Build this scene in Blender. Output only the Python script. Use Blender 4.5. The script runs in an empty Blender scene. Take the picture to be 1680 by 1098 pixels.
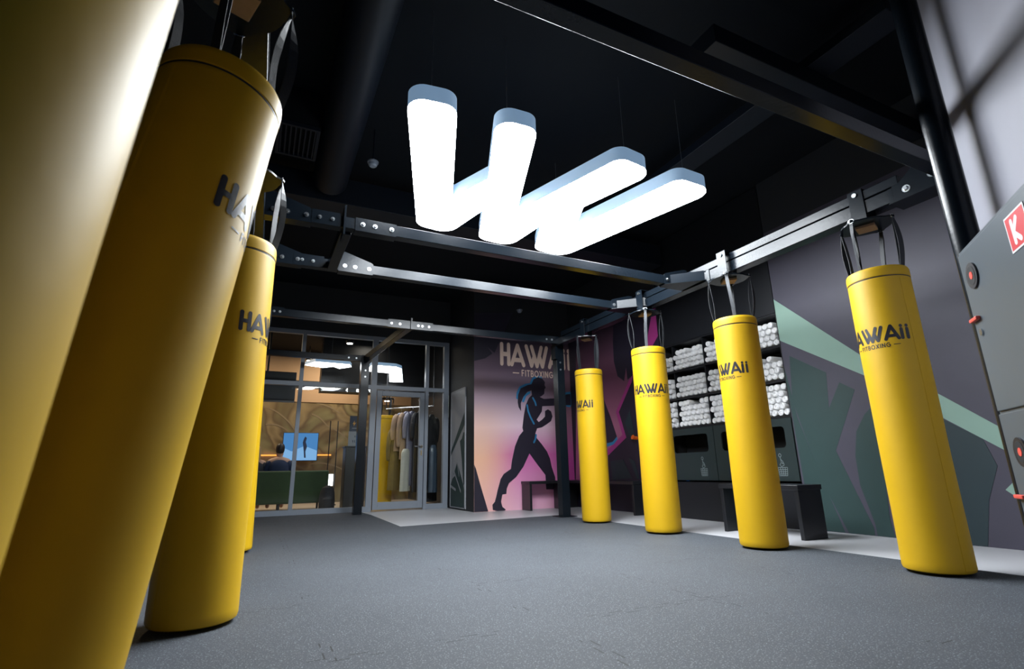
import bpy, bmesh, math, random
from mathutils import Vector, Matrix
from mathutils.geometry import delaunay_2d_cdt
random.seed(7)
PI = math.pi
scn = bpy.context.scene
col = scn.collection

# ---------------------------------------------------------------- camera
YAW, PITCH, ROLL, FPX = 0.450917395, 0.258703775, -0.0192912637, 844.228
cam_d = bpy.data.cameras.new('camera')
cam = bpy.data.objects.new('camera', cam_d)
col.objects.link(cam)
cy, sy, cp, sp = math.cos(YAW), math.sin(YAW), math.cos(PITCH), math.sin(PITCH)
fw = Vector((sy*cp, cy*cp, sp)); rt = Vector((cy, -sy, 0)); up = rt.cross(fw)
rt2 = rt*math.cos(ROLL) + up*math.sin(ROLL)
up2 = -rt*math.sin(ROLL) + up*math.cos(ROLL)
m = Matrix((rt2, up2, -fw)).transposed().to_4x4()
m.translation = Vector((0, 0, 0.72))
cam.matrix_world = m
cam_d.sensor_fit = 'HORIZONTAL'
cam_d.sensor_width = 36
cam_d.lens = FPX/1680*36
cam_d.clip_start = 0.02
cam_d.dof.use_dof = True
cam_d.dof.focus_distance = 5.0
cam_d.dof.aperture_fstop = 3.5
scn.camera = cam

# ---------------------------------------------------------------- world, exposure
w = bpy.data.worlds.new('world'); scn.world = w; w.use_nodes = True
bg = w.node_tree.nodes['Background']
bg.inputs[0].default_value = (0.03, 0.20, 0.75, 1)
bg.inputs[1].default_value = 0.09
scn.view_settings.view_transform = 'Standard'
scn.view_settings.look = 'None'
scn.view_settings.gamma = 1
scn.view_settings.use_curve_mapping = False
scn.view_settings.exposure = 0.0
LAMP_STRENGTH = 54.0

# ---------------------------------------------------------------- materials
def mat(name, c, rough=.5, metal=0, emit=None, es=1, spec=None, noise=0, nscale=8, bump=0, bscale=60, coat=0, coatr=.1, sheen=0):
    M = bpy.data.materials.new(name); M.use_nodes = True
    N, L = M.node_tree.nodes, M.node_tree.links
    b = N['Principled BSDF']
    b.inputs['Roughness'].default_value = rough
    b.inputs['Metallic'].default_value = metal
    if spec is not None: b.inputs['Specular IOR Level'].default_value = spec
    if coat: b.inputs['Coat Weight'].default_value = coat; b.inputs['Coat Roughness'].default_value = coatr
    if sheen: b.inputs['Sheen Weight'].default_value = sheen
    if emit:
        b.inputs['Emission Color'].default_value = (*emit, 1); b.inputs['Emission Strength'].default_value = es
    tc = N.new('ShaderNodeTexCoord')
    if noise:
        n = N.new('ShaderNodeTexNoise'); n.inputs['Scale'].default_value = nscale; n.inputs['Detail'].default_value = 4
        L.new(tc.outputs['Object'], n.inputs['Vector'])
        r = N.new('ShaderNodeMapRange'); r.inputs['To Min'].default_value = 1-noise; r.inputs['To Max'].default_value = 1+noise
        L.new(n.outputs[0], r.inputs['Value'])
        v = N.new('ShaderNodeVectorMath'); v.operation = 'SCALE'; v.inputs[0].default_value = c
        L.new(r.outputs[0], v.inputs['Scale']); L.new(v.outputs[0], b.inputs['Base Color'])
    else:
        b.inputs['Base Color'].default_value = (*c, 1)
    if bump:
        n = N.new('ShaderNodeTexNoise'); n.inputs['Scale'].default_value = bscale; n.inputs['Detail'].default_value = 3
        L.new(tc.outputs['Object'], n.inputs['Vector'])
        bp = N.new('ShaderNodeBump'); bp.inputs['Strength'].default_value = bump; bp.inputs['Distance'].default_value = .01
        L.new(n.outputs[0], bp.inputs['Height']); L.new(bp.outputs[0], b.inputs['Normal'])
    return M

def emis(name, c, s):
    M = bpy.data.materials.new(name); M.use_nodes = True
    N, L = M.node_tree.nodes, M.node_tree.links
    N.remove(N['Principled BSDF'])
    e = N.new('ShaderNodeEmission'); e.inputs[0].default_value = (*c, 1); e.inputs[1].default_value = s
    L.new(e.outputs[0], N['Material Output'].inputs[0]); return M

def glass_mat():
    M = bpy.data.materials.new('clear_glass'); M.use_nodes = True
    N, L = M.node_tree.nodes, M.node_tree.links
    N.remove(N['Principled BSDF'])
    t = N.new('ShaderNodeBsdfTransparent'); t.inputs[0].default_value = (.93, .96, .95, 1)
    g = N.new('ShaderNodeBsdfGlossy'); g.inputs['Roughness'].default_value = 0.0
    f = N.new('ShaderNodeFresnel'); f.inputs[0].default_value = 1.45
    x = N.new('ShaderNodeMixShader')
    L.new(f.outputs[0], x.inputs[0]); L.new(t.outputs[0], x.inputs[1]); L.new(g.outputs[0], x.inputs[2])
    L.new(x.outputs[0], N['Material Output'].inputs[0]); return M

def mat_rubber():
    M = mat('speckled_rubber', (.05, .055, .062), rough=.72, spec=.35)
    N, L = M.node_tree.nodes, M.node_tree.links
    b = N['Principled BSDF']; tc = N['Texture Coordinate']
    n1 = N.new('ShaderNodeTexNoise'); n1.inputs['Scale'].default_value = 150; n1.inputs['Detail'].default_value = 2
    L.new(tc.outputs['Object'], n1.inputs['Vector'])
    r1 = N.new('ShaderNodeValToRGB'); r1.color_ramp.elements[0].position = .60; r1.color_ramp.elements[0].color = (0,0,0,1)
    r1.color_ramp.elements[1].position = .66; r1.color_ramp.elements[1].color = (1,1,1,1)
    L.new(n1.outputs[0], r1.inputs[0])
    n2 = N.new('ShaderNodeTexNoise'); n2.inputs['Scale'].default_value = 1.3; n2.inputs['Detail'].default_value = 5
    L.new(tc.outputs['Object'], n2.inputs['Vector'])
    r2 = N.new('ShaderNodeMix'); r2.data_type = 'RGBA'
    r2.inputs[6].default_value = (.034, .039, .047, 1); r2.inputs[7].default_value = (.057, .064, .076, 1)
    L.new(n2.outputs[0], r2.inputs[0])
    mx = N.new('ShaderNodeMix'); mx.data_type = 'RGBA'; mx.inputs[7].default_value = (.17, .19, .215, 1)
    L.new(r1.outputs[0], mx.inputs[0]); L.new(r2.outputs[2], mx.inputs[6])
    # puzzle seams: square wave toothed lines every metre
    sep = N.new('ShaderNodeSeparateXYZ'); L.new(tc.outputs['Object'], sep.inputs[0])
    def mth(op, a, b_=None, c_=None):
        q = N.new('ShaderNodeMath'); q.operation = op
        for i, v in enumerate((a, b_, c_)):
            if v is None: continue
            if isinstance(v, (int, float)): q.inputs[i].default_value = v
            else: L.new(v, q.inputs[i])
        return q.outputs[0]
    def seam(u, v, off):
        sq = mth('SIGN', mth('SINE', mth('MULTIPLY', v, 2*PI/.16)))
        p = mth('ADD', mth('ADD', u, off), mth('MULTIPLY', sq, .02))
        d = mth('ABSOLUTE', mth('SUBTRACT', mth('FRACT', p), .5))
        return mth('LESS_THAN', d, .0035)
    s = mth('MAXIMUM', seam(sep.outputs[0], sep.outputs[1], .17), seam(sep.outputs[1], sep.outputs[0], .12))
    n3 = N.new('ShaderNodeTexNoise'); n3.inputs['Scale'].default_value = 2.3
    L.new(tc.outputs['Object'], n3.inputs['Vector'])
    s = mth('MULTIPLY', s, mth('GREATER_THAN', n3.outputs[0], .56))
    m3 = N.new('ShaderNodeMix'); m3.data_type = 'RGBA'; m3.inputs[7].default_value = (.012, .013, .015, 1)
    L.new(s, m3.inputs[0]); L.new(mx.outputs[2], m3.inputs[6]); L.new(m3.outputs[2], b.inputs['Base Color'])
    bp = N.new('ShaderNodeBump'); bp.inputs['Strength'].default_value = .35; bp.inputs['Distance'].default_value = .003
    L.new(n1.outputs[0], bp.inputs['Height']); L.new(bp.outputs[0], b.inputs['Normal'])
    return M

def mat_mural():
    """printed sunset gradient: black-violet top, pale rose middle, peach left, magenta lower right"""
    M = mat('sunset_print', (.5, .3, .4), rough=.55)
    N, L = M.node_tree.nodes, M.node_tree.links
    b = N['Principled BSDF']; tc = N['Texture Coordinate']
    sep = N.new('ShaderNodeSeparateXYZ'); L.new(tc.outputs['Object'], sep.inputs[0])
    def ramp(src, lo, hi, stops):
        mr = N.new('ShaderNodeMapRange'); mr.inputs['From Min'].default_value = lo; mr.inputs['From Max'].default_value = hi
        L.new(src, mr.inputs['Value'])
        r = N.new('ShaderNodeValToRGB'); e = r.color_ramp.elements
        while len(e) < len(stops): e.new(.5)
        for i, (p, c) in enumerate(stops): e[i].position = p; e[i].color = (*c, 1)
        L.new(mr.outputs[0], r.inputs[0]); return r.outputs[0]
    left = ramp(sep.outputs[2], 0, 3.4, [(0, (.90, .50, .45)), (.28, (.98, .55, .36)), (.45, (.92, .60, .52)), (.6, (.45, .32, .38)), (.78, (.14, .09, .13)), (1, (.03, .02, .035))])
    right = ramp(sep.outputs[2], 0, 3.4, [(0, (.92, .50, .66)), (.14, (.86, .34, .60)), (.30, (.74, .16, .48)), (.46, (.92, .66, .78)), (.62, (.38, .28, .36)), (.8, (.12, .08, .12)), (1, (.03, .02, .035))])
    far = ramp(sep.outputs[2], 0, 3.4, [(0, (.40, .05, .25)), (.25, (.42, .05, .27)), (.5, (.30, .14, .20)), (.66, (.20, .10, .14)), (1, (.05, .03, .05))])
    def mix(f, a, c):
        x = N.new('ShaderNodeMix'); x.data_type = 'RGBA'; L.new(f, x.inputs[0]); L.new(a, x.inputs[6]); L.new(c, x.inputs[7]); return x.outputs[2]
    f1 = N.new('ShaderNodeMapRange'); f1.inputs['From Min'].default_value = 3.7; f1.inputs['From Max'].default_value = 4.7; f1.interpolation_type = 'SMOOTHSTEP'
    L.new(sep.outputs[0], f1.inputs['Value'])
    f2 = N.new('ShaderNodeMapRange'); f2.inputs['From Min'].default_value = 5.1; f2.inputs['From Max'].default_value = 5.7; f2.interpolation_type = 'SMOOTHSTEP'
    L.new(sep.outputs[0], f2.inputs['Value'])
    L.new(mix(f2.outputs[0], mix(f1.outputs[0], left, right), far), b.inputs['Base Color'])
    return M

def mat_zones(name, axis, stops, lo, hi, rough=.6, swirl=False):
    M = mat(name, (.5, .5, .5), rough=rough)
    N, L = M.node_tree.nodes, M.node_tree.links
    b = N['Principled BSDF']; tc = N['Texture Coordinate']
    sep = N.new('ShaderNodeSeparateXYZ'); L.new(tc.outputs['Object'], sep.inputs[0])
    mr = N.new('ShaderNodeMapRange'); mr.inputs['From Min'].default_value = lo; mr.inputs['From Max'].default_value = hi
    if swirl:
        wv = N.new('ShaderNodeTexNoise'); wv.inputs['Scale'].default_value = .75; wv.inputs['Distortion'].default_value = 1.6; wv.inputs['Detail'].default_value = 1.5
        L.new(tc.outputs['Object'], wv.inputs['Vector']); src = wv.outputs[0]
        mr.inputs['From Min'].default_value = .3; mr.inputs['From Max'].default_value = .7
    else: src = sep.outputs[axis]
    L.new(src, mr.inputs['Value'])
    r = N.new('ShaderNodeValToRGB'); e = r.color_ramp.elements
    while len(e) < len(stops): e.new(.5)
    for i, (p, c) in enumerate(stops): e[i].position = p; e[i].color = (*c, 1)
    L.new(mr.outputs[0], r.inputs[0]); L.new(r.outputs[0], b.inputs['Base Color'])
    return M

M = {
 'vinyl': mat('yellow_vinyl', (0.5544, 0.336, 0.0042), rough=.52, spec=.40, noise=.04, nscale=5, bump=.12, bscale=9),
 'black_print': mat('black_print', (.012, .012, .018), rough=.45),
 'strap': mat('black_webbing', (.018, .021, .026), rough=.5, spec=.4, bump=.3, bscale=300),
 'steel': mat('black_painted_steel', (.005, .008, .012), rough=.25, spec=.22, noise=.15, nscale=12, bump=.06, bscale=40),
 'bolt': mat('zinc_bolt', (.55, .58, .6), rough=.3, metal=1, noise=.1, nscale=60),
 'wood': mat('plywood_disc', (.22, .14, .08), rough=.6, noise=.15, nscale=30),
 'rubber': mat_rubber(),
 'tile': mat('pale_grey_tile', (0.5104, 0.5104, 0.5368), rough=.33, noise=.06, nscale=2.2),
 'black_wall': mat('matt_black_paint', (.012, .014, .018), rough=.7, noise=.15, nscale=3),
 'ceil': mat('black_ceiling_paint', (.004, .006, .009), spec=.2, rough=.75, noise=.2, nscale=2),
 'duct': mat('black_duct_metal', (.005, .008, .014), spec=.3, rough=.5, noise=.15, nscale=4),
 'purple': mat('violet_grey_print', (.056, .052, .078), rough=.55, noise=.10, nscale=5),
 'plaster': mat('lavender_grey_plaster', (0.2706, 0.2706, 0.3198), rough=.6, noise=.10, nscale=3.5),
 'mint': mat('mint_print', (0.24, 0.376, 0.312), rough=.55, noise=.05, nscale=5),
 'teal': mat('dark_teal_print', (.018, .046, .046), rough=.55, noise=.08, nscale=5),
 'teal_dim': mat('deep_teal_print', (.016, .034, .042), rough=.55, noise=.08, nscale=5),
 'mural': mat_mural(),
 'silhouette': mat('night_violet_print', (.018, .015, .03), rough=.5, noise=.1, nscale=5),
 'blueprint': mat('blue_print', (.03, .22, .45), rough=.5, noise=.05, nscale=9),
 'cream': mat('cream_print', (.80, .60, .50), rough=.5, noise=.04, nscale=9),
 'magenta': mat('magenta_print', (.38, .04, .22), rough=.5, noise=.08, nscale=5),
 'mauve': mat_zones('mauve_print', 2, [(0, (.38, .10, .24)), (.35, (.42, .14, .24)), (.62, (.17, .06, .11)), (1, (.02, .015, .03))], .4, 3.5),
 'alu': mat('blue_grey_aluminium', (0.252, 0.288, 0.342), rough=.38, spec=.5, noise=.05, nscale=5),
 'glass': glass_mat(),
 'cabinet': mat('grey_enamel', (.080, .098, .116), rough=.35, noise=.05, nscale=4),
 'unit': mat('dark_green_laminate', (0.0176, 0.0288, 0.0304), rough=.4, noise=.1, nscale=4),
 'unit_black': mat('black_laminate', (.010, .011, .014), rough=.35, noise=.1, nscale=4),
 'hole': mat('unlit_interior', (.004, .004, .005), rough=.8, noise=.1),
 'icon': mat('grey_print', (.22, .27, .28), rough=.5, noise=.05),
 'towel': mat('white_terry', (.93, .93, .94), rough=.95, noise=.08, nscale=40, bump=.8, bscale=160),
 'red': mat('red_print', (.62, .02, .03), rough=.4, noise=.04),
 'redplastic': mat('coral_plastic', (.75, .10, .08), rough=.35, noise=.04),
 'white': mat('white_print', (.75, .75, .78), rough=.45, noise=.03),
 'orange': mat('orange_plastic', (.9, .16, .02), rough=.35, noise=.04),
 'chrome': mat('brushed_chrome', (.6, .62, .64), rough=.22, metal=1, noise=.05),
 'lamp_face': emis('lamp_diffuser', (.90, .955, 1.0), LAMP_STRENGTH),
 'lamp_side': mat('opal_lamp_housing', (.45, .55, .65), rough=.4, emit=(.40, .66, 1.0), es=.32, noise=.05),
 'cable': mat('grey_cable', (.10, .11, .12), rough=.4, noise=.1),
 'far_art': mat_zones('swirled_olive_print', 0, [(0, (0.120, 0.083, 0.038)), (.3, (0.225, 0.165, 0.083)), (.45, (.10, .065, .03)), (.62, (0.165, 0.143, 0.068)), (.8, (0.255, 0.188, 0.112)), (1, (0.105, 0.068, 0.038))], 0, 1, swirl=True),
 'far_line': mat('olive_line_print', (.20, .15, .09), rough=.6, noise=.1),
 'beige': mat('beige_paint', (.42, .28, .18), rough=.7, noise=.06, nscale=2),
 'lobby_floor': mat('beige_lobby_tile', (.45, .38, .31), rough=.3, noise=.06, nscale=2),
 'lobby_dark': mat('dark_lobby_panel', (.015, .016, .019), rough=.4, noise=.1),
 'sofa': mat('moss_velvet', (.022, .05, .012), rough=.8, sheen=.3, noise=.2, nscale=8),
 'skin': mat('skin', (.45, .26, .18), rough=.5, noise=.05),
 'hair_dark': mat('dark_hair', (.015, .010, .008), rough=.5, noise=.3, nscale=60),
 'hair_blond': mat('blond_hair', (.36, .24, .12), rough=.5, noise=.3, nscale=60),
 'navy': mat('navy_cloth', (.012, .022, .06), rough=.8, noise=.15, nscale=12),
 'jeans': mat('dark_denim', (.02, .025, .04), rough=.8, noise=.2, nscale=20),
 'olive': mat('olive_brown_wool', (.13, .095, .035), rough=.85, noise=.15, nscale=15),
 'tan': mat('tan_cloth', (.36, .25, .17), rough=.8, noise=.12, nscale=15),
 'lilac': mat('lilac_grey_nylon', (.20, .20, .27), rough=.5, noise=.12, nscale=12),
 'offwhite': mat('off_white_cloth', (.50, .50, .44), rough=.8, noise=.1, nscale=15),
 'blackcloth': mat('black_cloth', (.012, .013, .017), rough=.7, noise=.2, nscale=15),
 'slate': mat('slate_nylon', (.05, .075, .11), rough=.35, noise=.3, nscale=10),
 'poster_grey': mat('grey_poster', (.33, .34, .37), rough=.5, noise=.04),
 'poster_pale': mat('pale_green_poster', (.45, .52, .46), rough=.5, noise=.15, nscale=8),
 'navy_board': mat('navy_board', (.015, .03, .07), rough=.4, noise=.06),
 'gold': mat('gold_print', (.75, .40, .10), rough=.5, noise=.06),
 'pale_board': mat('pale_grey_sheet', (.30, .32, .35), rough=.5, noise=.04),
 'downlight': emis('downlight_glow', (1, .93, .82), 14),
 'lobby_lamp': emis('lobby_lamp_glow', (.97, .98, 1.0), 9),
 'led_orange': emis('orange_led', (1, .33, .06), 2.0),
 'led_white': emis('white_led', (.9, .95, 1), 5),
 'screen': emis('screen_blue', (.09, .28, .62), .85),
 'screen_pale': emis('screen_pale', (.25, .50, .85), .9),
 'screen_dark': emis('screen_figure', (.05, .06, .10), .6),
}

# ---------------------------------------------------------------- mesh helpers
def tag(o, label=None, cat=None, group=None, kind=None):
    if label: o['label'] = label
    if cat: o['category'] = cat
    if group: o['group'] = group
    if kind: o['kind'] = kind
    return o

JIT = 2e-5
class MB:
    def __init__(s): s.v = []; s.f = []; s.mi = []; s.cur = 0; s.pend = []
    def quad(s, *p): s.poly(p)
    def flush(s):
        """weld the pending 2D stroke pieces of each surface into one clean flat sheet"""
        groups = {}
        for fn, cur, poly, ln in s.pend: groups.setdefault((ln, cur), (fn, []))[1].append(poly)
        s.pend = []
        for gi, ((_, cur), (fn, polys)) in enumerate(groups.items()):
            vs, fs = [], []
            for p in polys:
                n = len(vs); vs += [Vector((q[0]+random.uniform(-JIT, JIT), q[1]+random.uniform(-JIT, JIT))) for q in p]; fs.append(list(range(n, n+len(p))))
            V2, E2, F2, _a, _b, own = delaunay_2d_cdt(vs, [], fs, 0, 1e-7, True)
            F2 = [f for f, q in zip(F2, own) if len(q)]
            P3 = [Vector(fn(v[0], v[1])) for v in V2]
            if F2:   # each stroke sits a hair off its neighbours so crossings stay clean
                a, b_, c = (P3[i] for i in F2[0][:3]); nrm = (b_-a).cross(c-a).normalized()*(gi % 7)*4e-5; P3 = [p+nrm for p in P3]
            n = len(s.v); s.v += [tuple(p) for p in P3]
            for f in F2: s.f.append(tuple(n+i for i in f)); s.mi.append(cur)
    def poly(s, p):
        n = len(s.v); s.v += [tuple(q) for q in p]; s.f.append(tuple(range(n, n+len(p)))); s.mi.append(s.cur)
    def box(s, a, b, T=None):
        x0, y0, z0 = a; x1, y1, z1 = b
        P = [(x0,y0,z0),(x1,y0,z0),(x1,y1,z0),(x0,y1,z0),(x0,y0,z1),(x1,y0,z1),(x1,y1,z1),(x0,y1,z1)]
        if T is not None: P = [tuple(T @ Vector(q)) for q in P]
        n = len(s.v); s.v += P
        for f in ((0,3,2,1),(4,5,6,7),(0,1,5,4),(1,2,6,5),(2,3,7,6),(3,0,4,7)):
            s.f.append(tuple(n+i for i in f)); s.mi.append(s.cur)
        return s
    def tube(s, pts, r, seg=10, cap=True):
        pts = [Vector(p) for p in pts]; rs = r if isinstance(r, (list, tuple)) else [r]*len(pts)
        n0 = len(s.v); ref = None
        for i, p in enumerate(pts):
            d = (pts[min(i+1, len(pts)-1)] - pts[max(i-1, 0)]).normalized()
            if ref is None: ref = Vector((0,0,1)) if abs(d.z) < .9 else Vector((1,0,0))
            a = d.cross(ref).normalized(); b_ = a.cross(d).normalized(); ref = b_
            for k in range(seg):
                t = 2*PI*k/seg; s.v.append(tuple(p + a*math.cos(t)*rs[i] + b_*math.sin(t)*rs[i]))
        for i in range(len(pts)-1):
            for k in range(seg):
                k2 = (k+1) % seg
                s.f.append((n0+i*seg+k, n0+i*seg+k2, n0+(i+1)*seg+k2, n0+(i+1)*seg+k)); s.mi.append(s.cur)
        if cap:
            s.f.append(tuple(n0+k for k in range(seg))[::-1]); s.mi.append(s.cur)
            s.f.append(tuple(n0+(len(pts)-1)*seg+k for k in range(seg))); s.mi.append(s.cur)
        return s
    def prism(s, poly, h0, h1, fn):
        """poly in 2D; fn(u, v, h) -> 3D"""
        n = len(s.v); k = len(poly)
        s.v += [tuple(fn(u, v, h0)) for u, v in poly] + [tuple(fn(u, v, h1)) for u, v in poly]
        s.f.append(tuple(range(n, n+k))); s.mi.append(s.cur)
        s.f.append(tuple(range(n+2*k-1, n+k-1, -1))); s.mi.append(s.cur)
        for i in range(k):
            j = (i+1) % k; s.f.append((n+i, n+k+i, n+k+j, n+j)); s.mi.append(s.cur)
        return s
    def lathe(s, prof, c=(0,0,0), seg=48, cap0=True, cap1=True, rfn=None):
        n = len(s.v)
        for r, z in prof:
            for k in range(seg):
                t = 2*PI*k/seg; rr = r*(rfn(t, z) if rfn else 1)
                s.v.append((c[0]+rr*math.cos(t), c[1]+rr*math.sin(t), c[2]+z))
        for i in range(len(prof)-1):
            for k in range(seg):
                k2 = (k+1) % seg; s.f.append((n+i*seg+k, n+i*seg+k2, n+(i+1)*seg+k2, n+(i+1)*seg+k)); s.mi.append(s.cur)
        if cap0: s.f.append(tuple(n+k for k in range(seg))[::-1]); s.mi.append(s.cur)
        if cap1: s.f.append(tuple(n+(len(prof)-1)*seg+k for k in range(seg))); s.mi.append(s.cur)
        return s
    def build(s, name, mats, parent=None, bevel=0, smooth=True, loc=None, segs=2, sub=0):
        s.flush()
        me = bpy.data.meshes.new(name); me.from_pydata(s.v, [], s.f)
        if not isinstance(mats, (list, tuple)): mats = [mats]
        for q in mats: me.materials.append(q)
        for p, i in zip(me.polygons, s.mi): p.material_index = i
        bm = bmesh.new(); bm.from_mesh(me); bmesh.ops.recalc_face_normals(bm, faces=bm.faces)
        big = [f for f in bm.faces if len(f.verts) > 4]
        if big: bmesh.ops.triangulate(bm, faces=big)
        bm.to_mesh(me); bm.free()
        if smooth:
            me.polygons.foreach_set('use_smooth', [True]*len(me.polygons))
            try: me.set_sharp_from_angle(angle=math.radians(35))
            except Exception: pass
        o = bpy.data.objects.new(name, me); col.objects.link(o)
        if parent: o.parent = parent
        if loc: o.location = loc
        if bevel:
            b = o.modifiers.new('bevel', 'BEVEL'); b.width = bevel; b.segments = segs; b.limit_method = 'ANGLE'; b.angle_limit = math.radians(40)
        if sub:
            b = o.modifiers.new('sub', 'SUBSURF'); b.levels = sub; b.render_levels = sub
        return o

def empty(name, loc, label, cat, group=None, rz=0):
    o = bpy.data.objects.new(name, None); o.empty_display_size = .1; col.objects.link(o)
    o.location = loc; o.rotation_euler.z = rz
    return tag(o, label, cat, group)

def B(name, a, b, m_, parent=None, bevel=0, loc=None):
    return MB().box(a, b).build(name, m_, parent, bevel, loc=loc)

def struct(o): o['kind'] = 'structure'; return o

# stroke lettering --------------------------------------------------------
def arc(cx, cy_, rx, ry, a0, a1, n=10):
    return [(cx+rx*math.cos(math.radians(a0+(a1-a0)*i/n)), cy_+ry*math.sin(math.radians(a0+(a1-a0)*i/n))) for i in range(n+1)]
G = {
 'H': (.62, [[(.08,0),(.08,1)],[(.54,0),(.54,1)],[(.08,.5),(.54,.5)]]),
 'A': (.92, [[(.06,0),(.46,1),(.86,0)],[(.24,.24),(.72,.24)]]),
 'W': (1.56, [[(.08,1),(.42,0),(.63,.52)],[(.45,1),(.80,0),(1.13,1)],[(.98,.52),(1.18,0),(1.50,1)]]),
 'i': (.32, [[(.12,0),(.12,.70)],[(.12,.93),(.12,.95)]]),
 'F': (.6, [[(.06,0),(.06,1),(.5,1)],[(.06,.52),(.44,.52)]]),
 'I': (.22, [[(.08,0),(.08,1)]]),
 'T': (.66, [[(.30,0),(.30,1)],[(.02,1),(.58,1)]]),
 'B': (.66, [[(.06,0),(.06,1),(.32,1)]+arc(.32,.76,.2,.24,90,-90,6)+[(.06,.52)],[(.32,.52)]+arc(.34,.26,.24,.26,90,-90,6)+[(.06,0)]]),
 'O': (.98, [arc(.46,.5,.42,.5,0,360,20)]),
 'X': (.72, [[(.04,0),(.62,1)],[(.04,1),(.62,0)]]),
 'N': (.74, [[(.06,0),(.06,1),(.62,0),(.62,1)]]),
 'G': (.92, [arc(.46,.5,.4,.5,50,340,16)+[(.84,.48),(.5,.48)]]),
 'K': (.7, [[(.08,0),(.08,1)],[(.58,1),(.1,.45),(.6,0)]]),
 '-': (.9, [[(.05,.5),(.8,.5)]]),
 ' ': (.5, []),
}
def text_strokes(s, h, gap=.16, it=0):
    out = []; x = 0
    for ch in s:
        w_, st = G[ch]
        for l in st: out.append([((x+px)*h, py*h) for px, py in l])
        x += w_ + gap
    return out, (x-gap)*h
def ribbon(mb, line, th, fn, step=.02):
    """round-capped stroke of width th along the 2D line, mapped by fn(u, v) -> 3D"""
    h = th/2; out = []
    for i, p in enumerate(line):
        out.append([(p[0]+h*math.cos(2*PI*k/14), p[1]+h*math.sin(2*PI*k/14)) for k in range(14)])
        if i:
            q = line[i-1]; dx, dy = p[0]-q[0], p[1]-q[1]; L_ = math.hypot(dx, dy)
            if L_ < 1e-6: continue
            nx, ny = -dy/L_*h, dx/L_*h; k = max(1, int(L_/step))
            for j in range(k):
                a, b_ = j/k, (j+1)/k
                A_ = (q[0]+dx*a, q[1]+dy*a); B_ = (q[0]+dx*b_, q[1]+dy*b_)
                out.append([(A_[0]+nx, A_[1]+ny), (A_[0]-nx, A_[1]-ny), (B_[0]-nx, B_[1]-ny), (B_[0]+nx, B_[1]+ny)])
    mb.nline = getattr(mb, 'nline', 0)+1
    mb.pend += [(fn, mb.cur, p, mb.nline) for p in out]
def brand(mb, h, fn0, step=.02, ax=1.0):
    """the word mark with its second line, centred on u=0; v=0 is the base of the big letters"""
    fn = lambda u, v: fn0(u*ax, v)
    st, w_ = text_strokes('HAWAii', h, .06)
    for l in st: ribbon(mb, [(u-w_/2, v) for u, v in l], h*.225, fn, step)
    h2 = h*.29
    st, w2 = text_strokes('FITBOXING', h2, .22)
    for l in st: ribbon(mb, [(u-w2/2, v-h*.56) for u, v in l], h2*.20, fn, step)
    for sgn in (-1, 1):
        a = sgn*(w2/2+h*.2); ribbon(mb, [(a, -h*.43), (a+sgn*h*.38, -h*.43)], h2*.2, fn, step)

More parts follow.
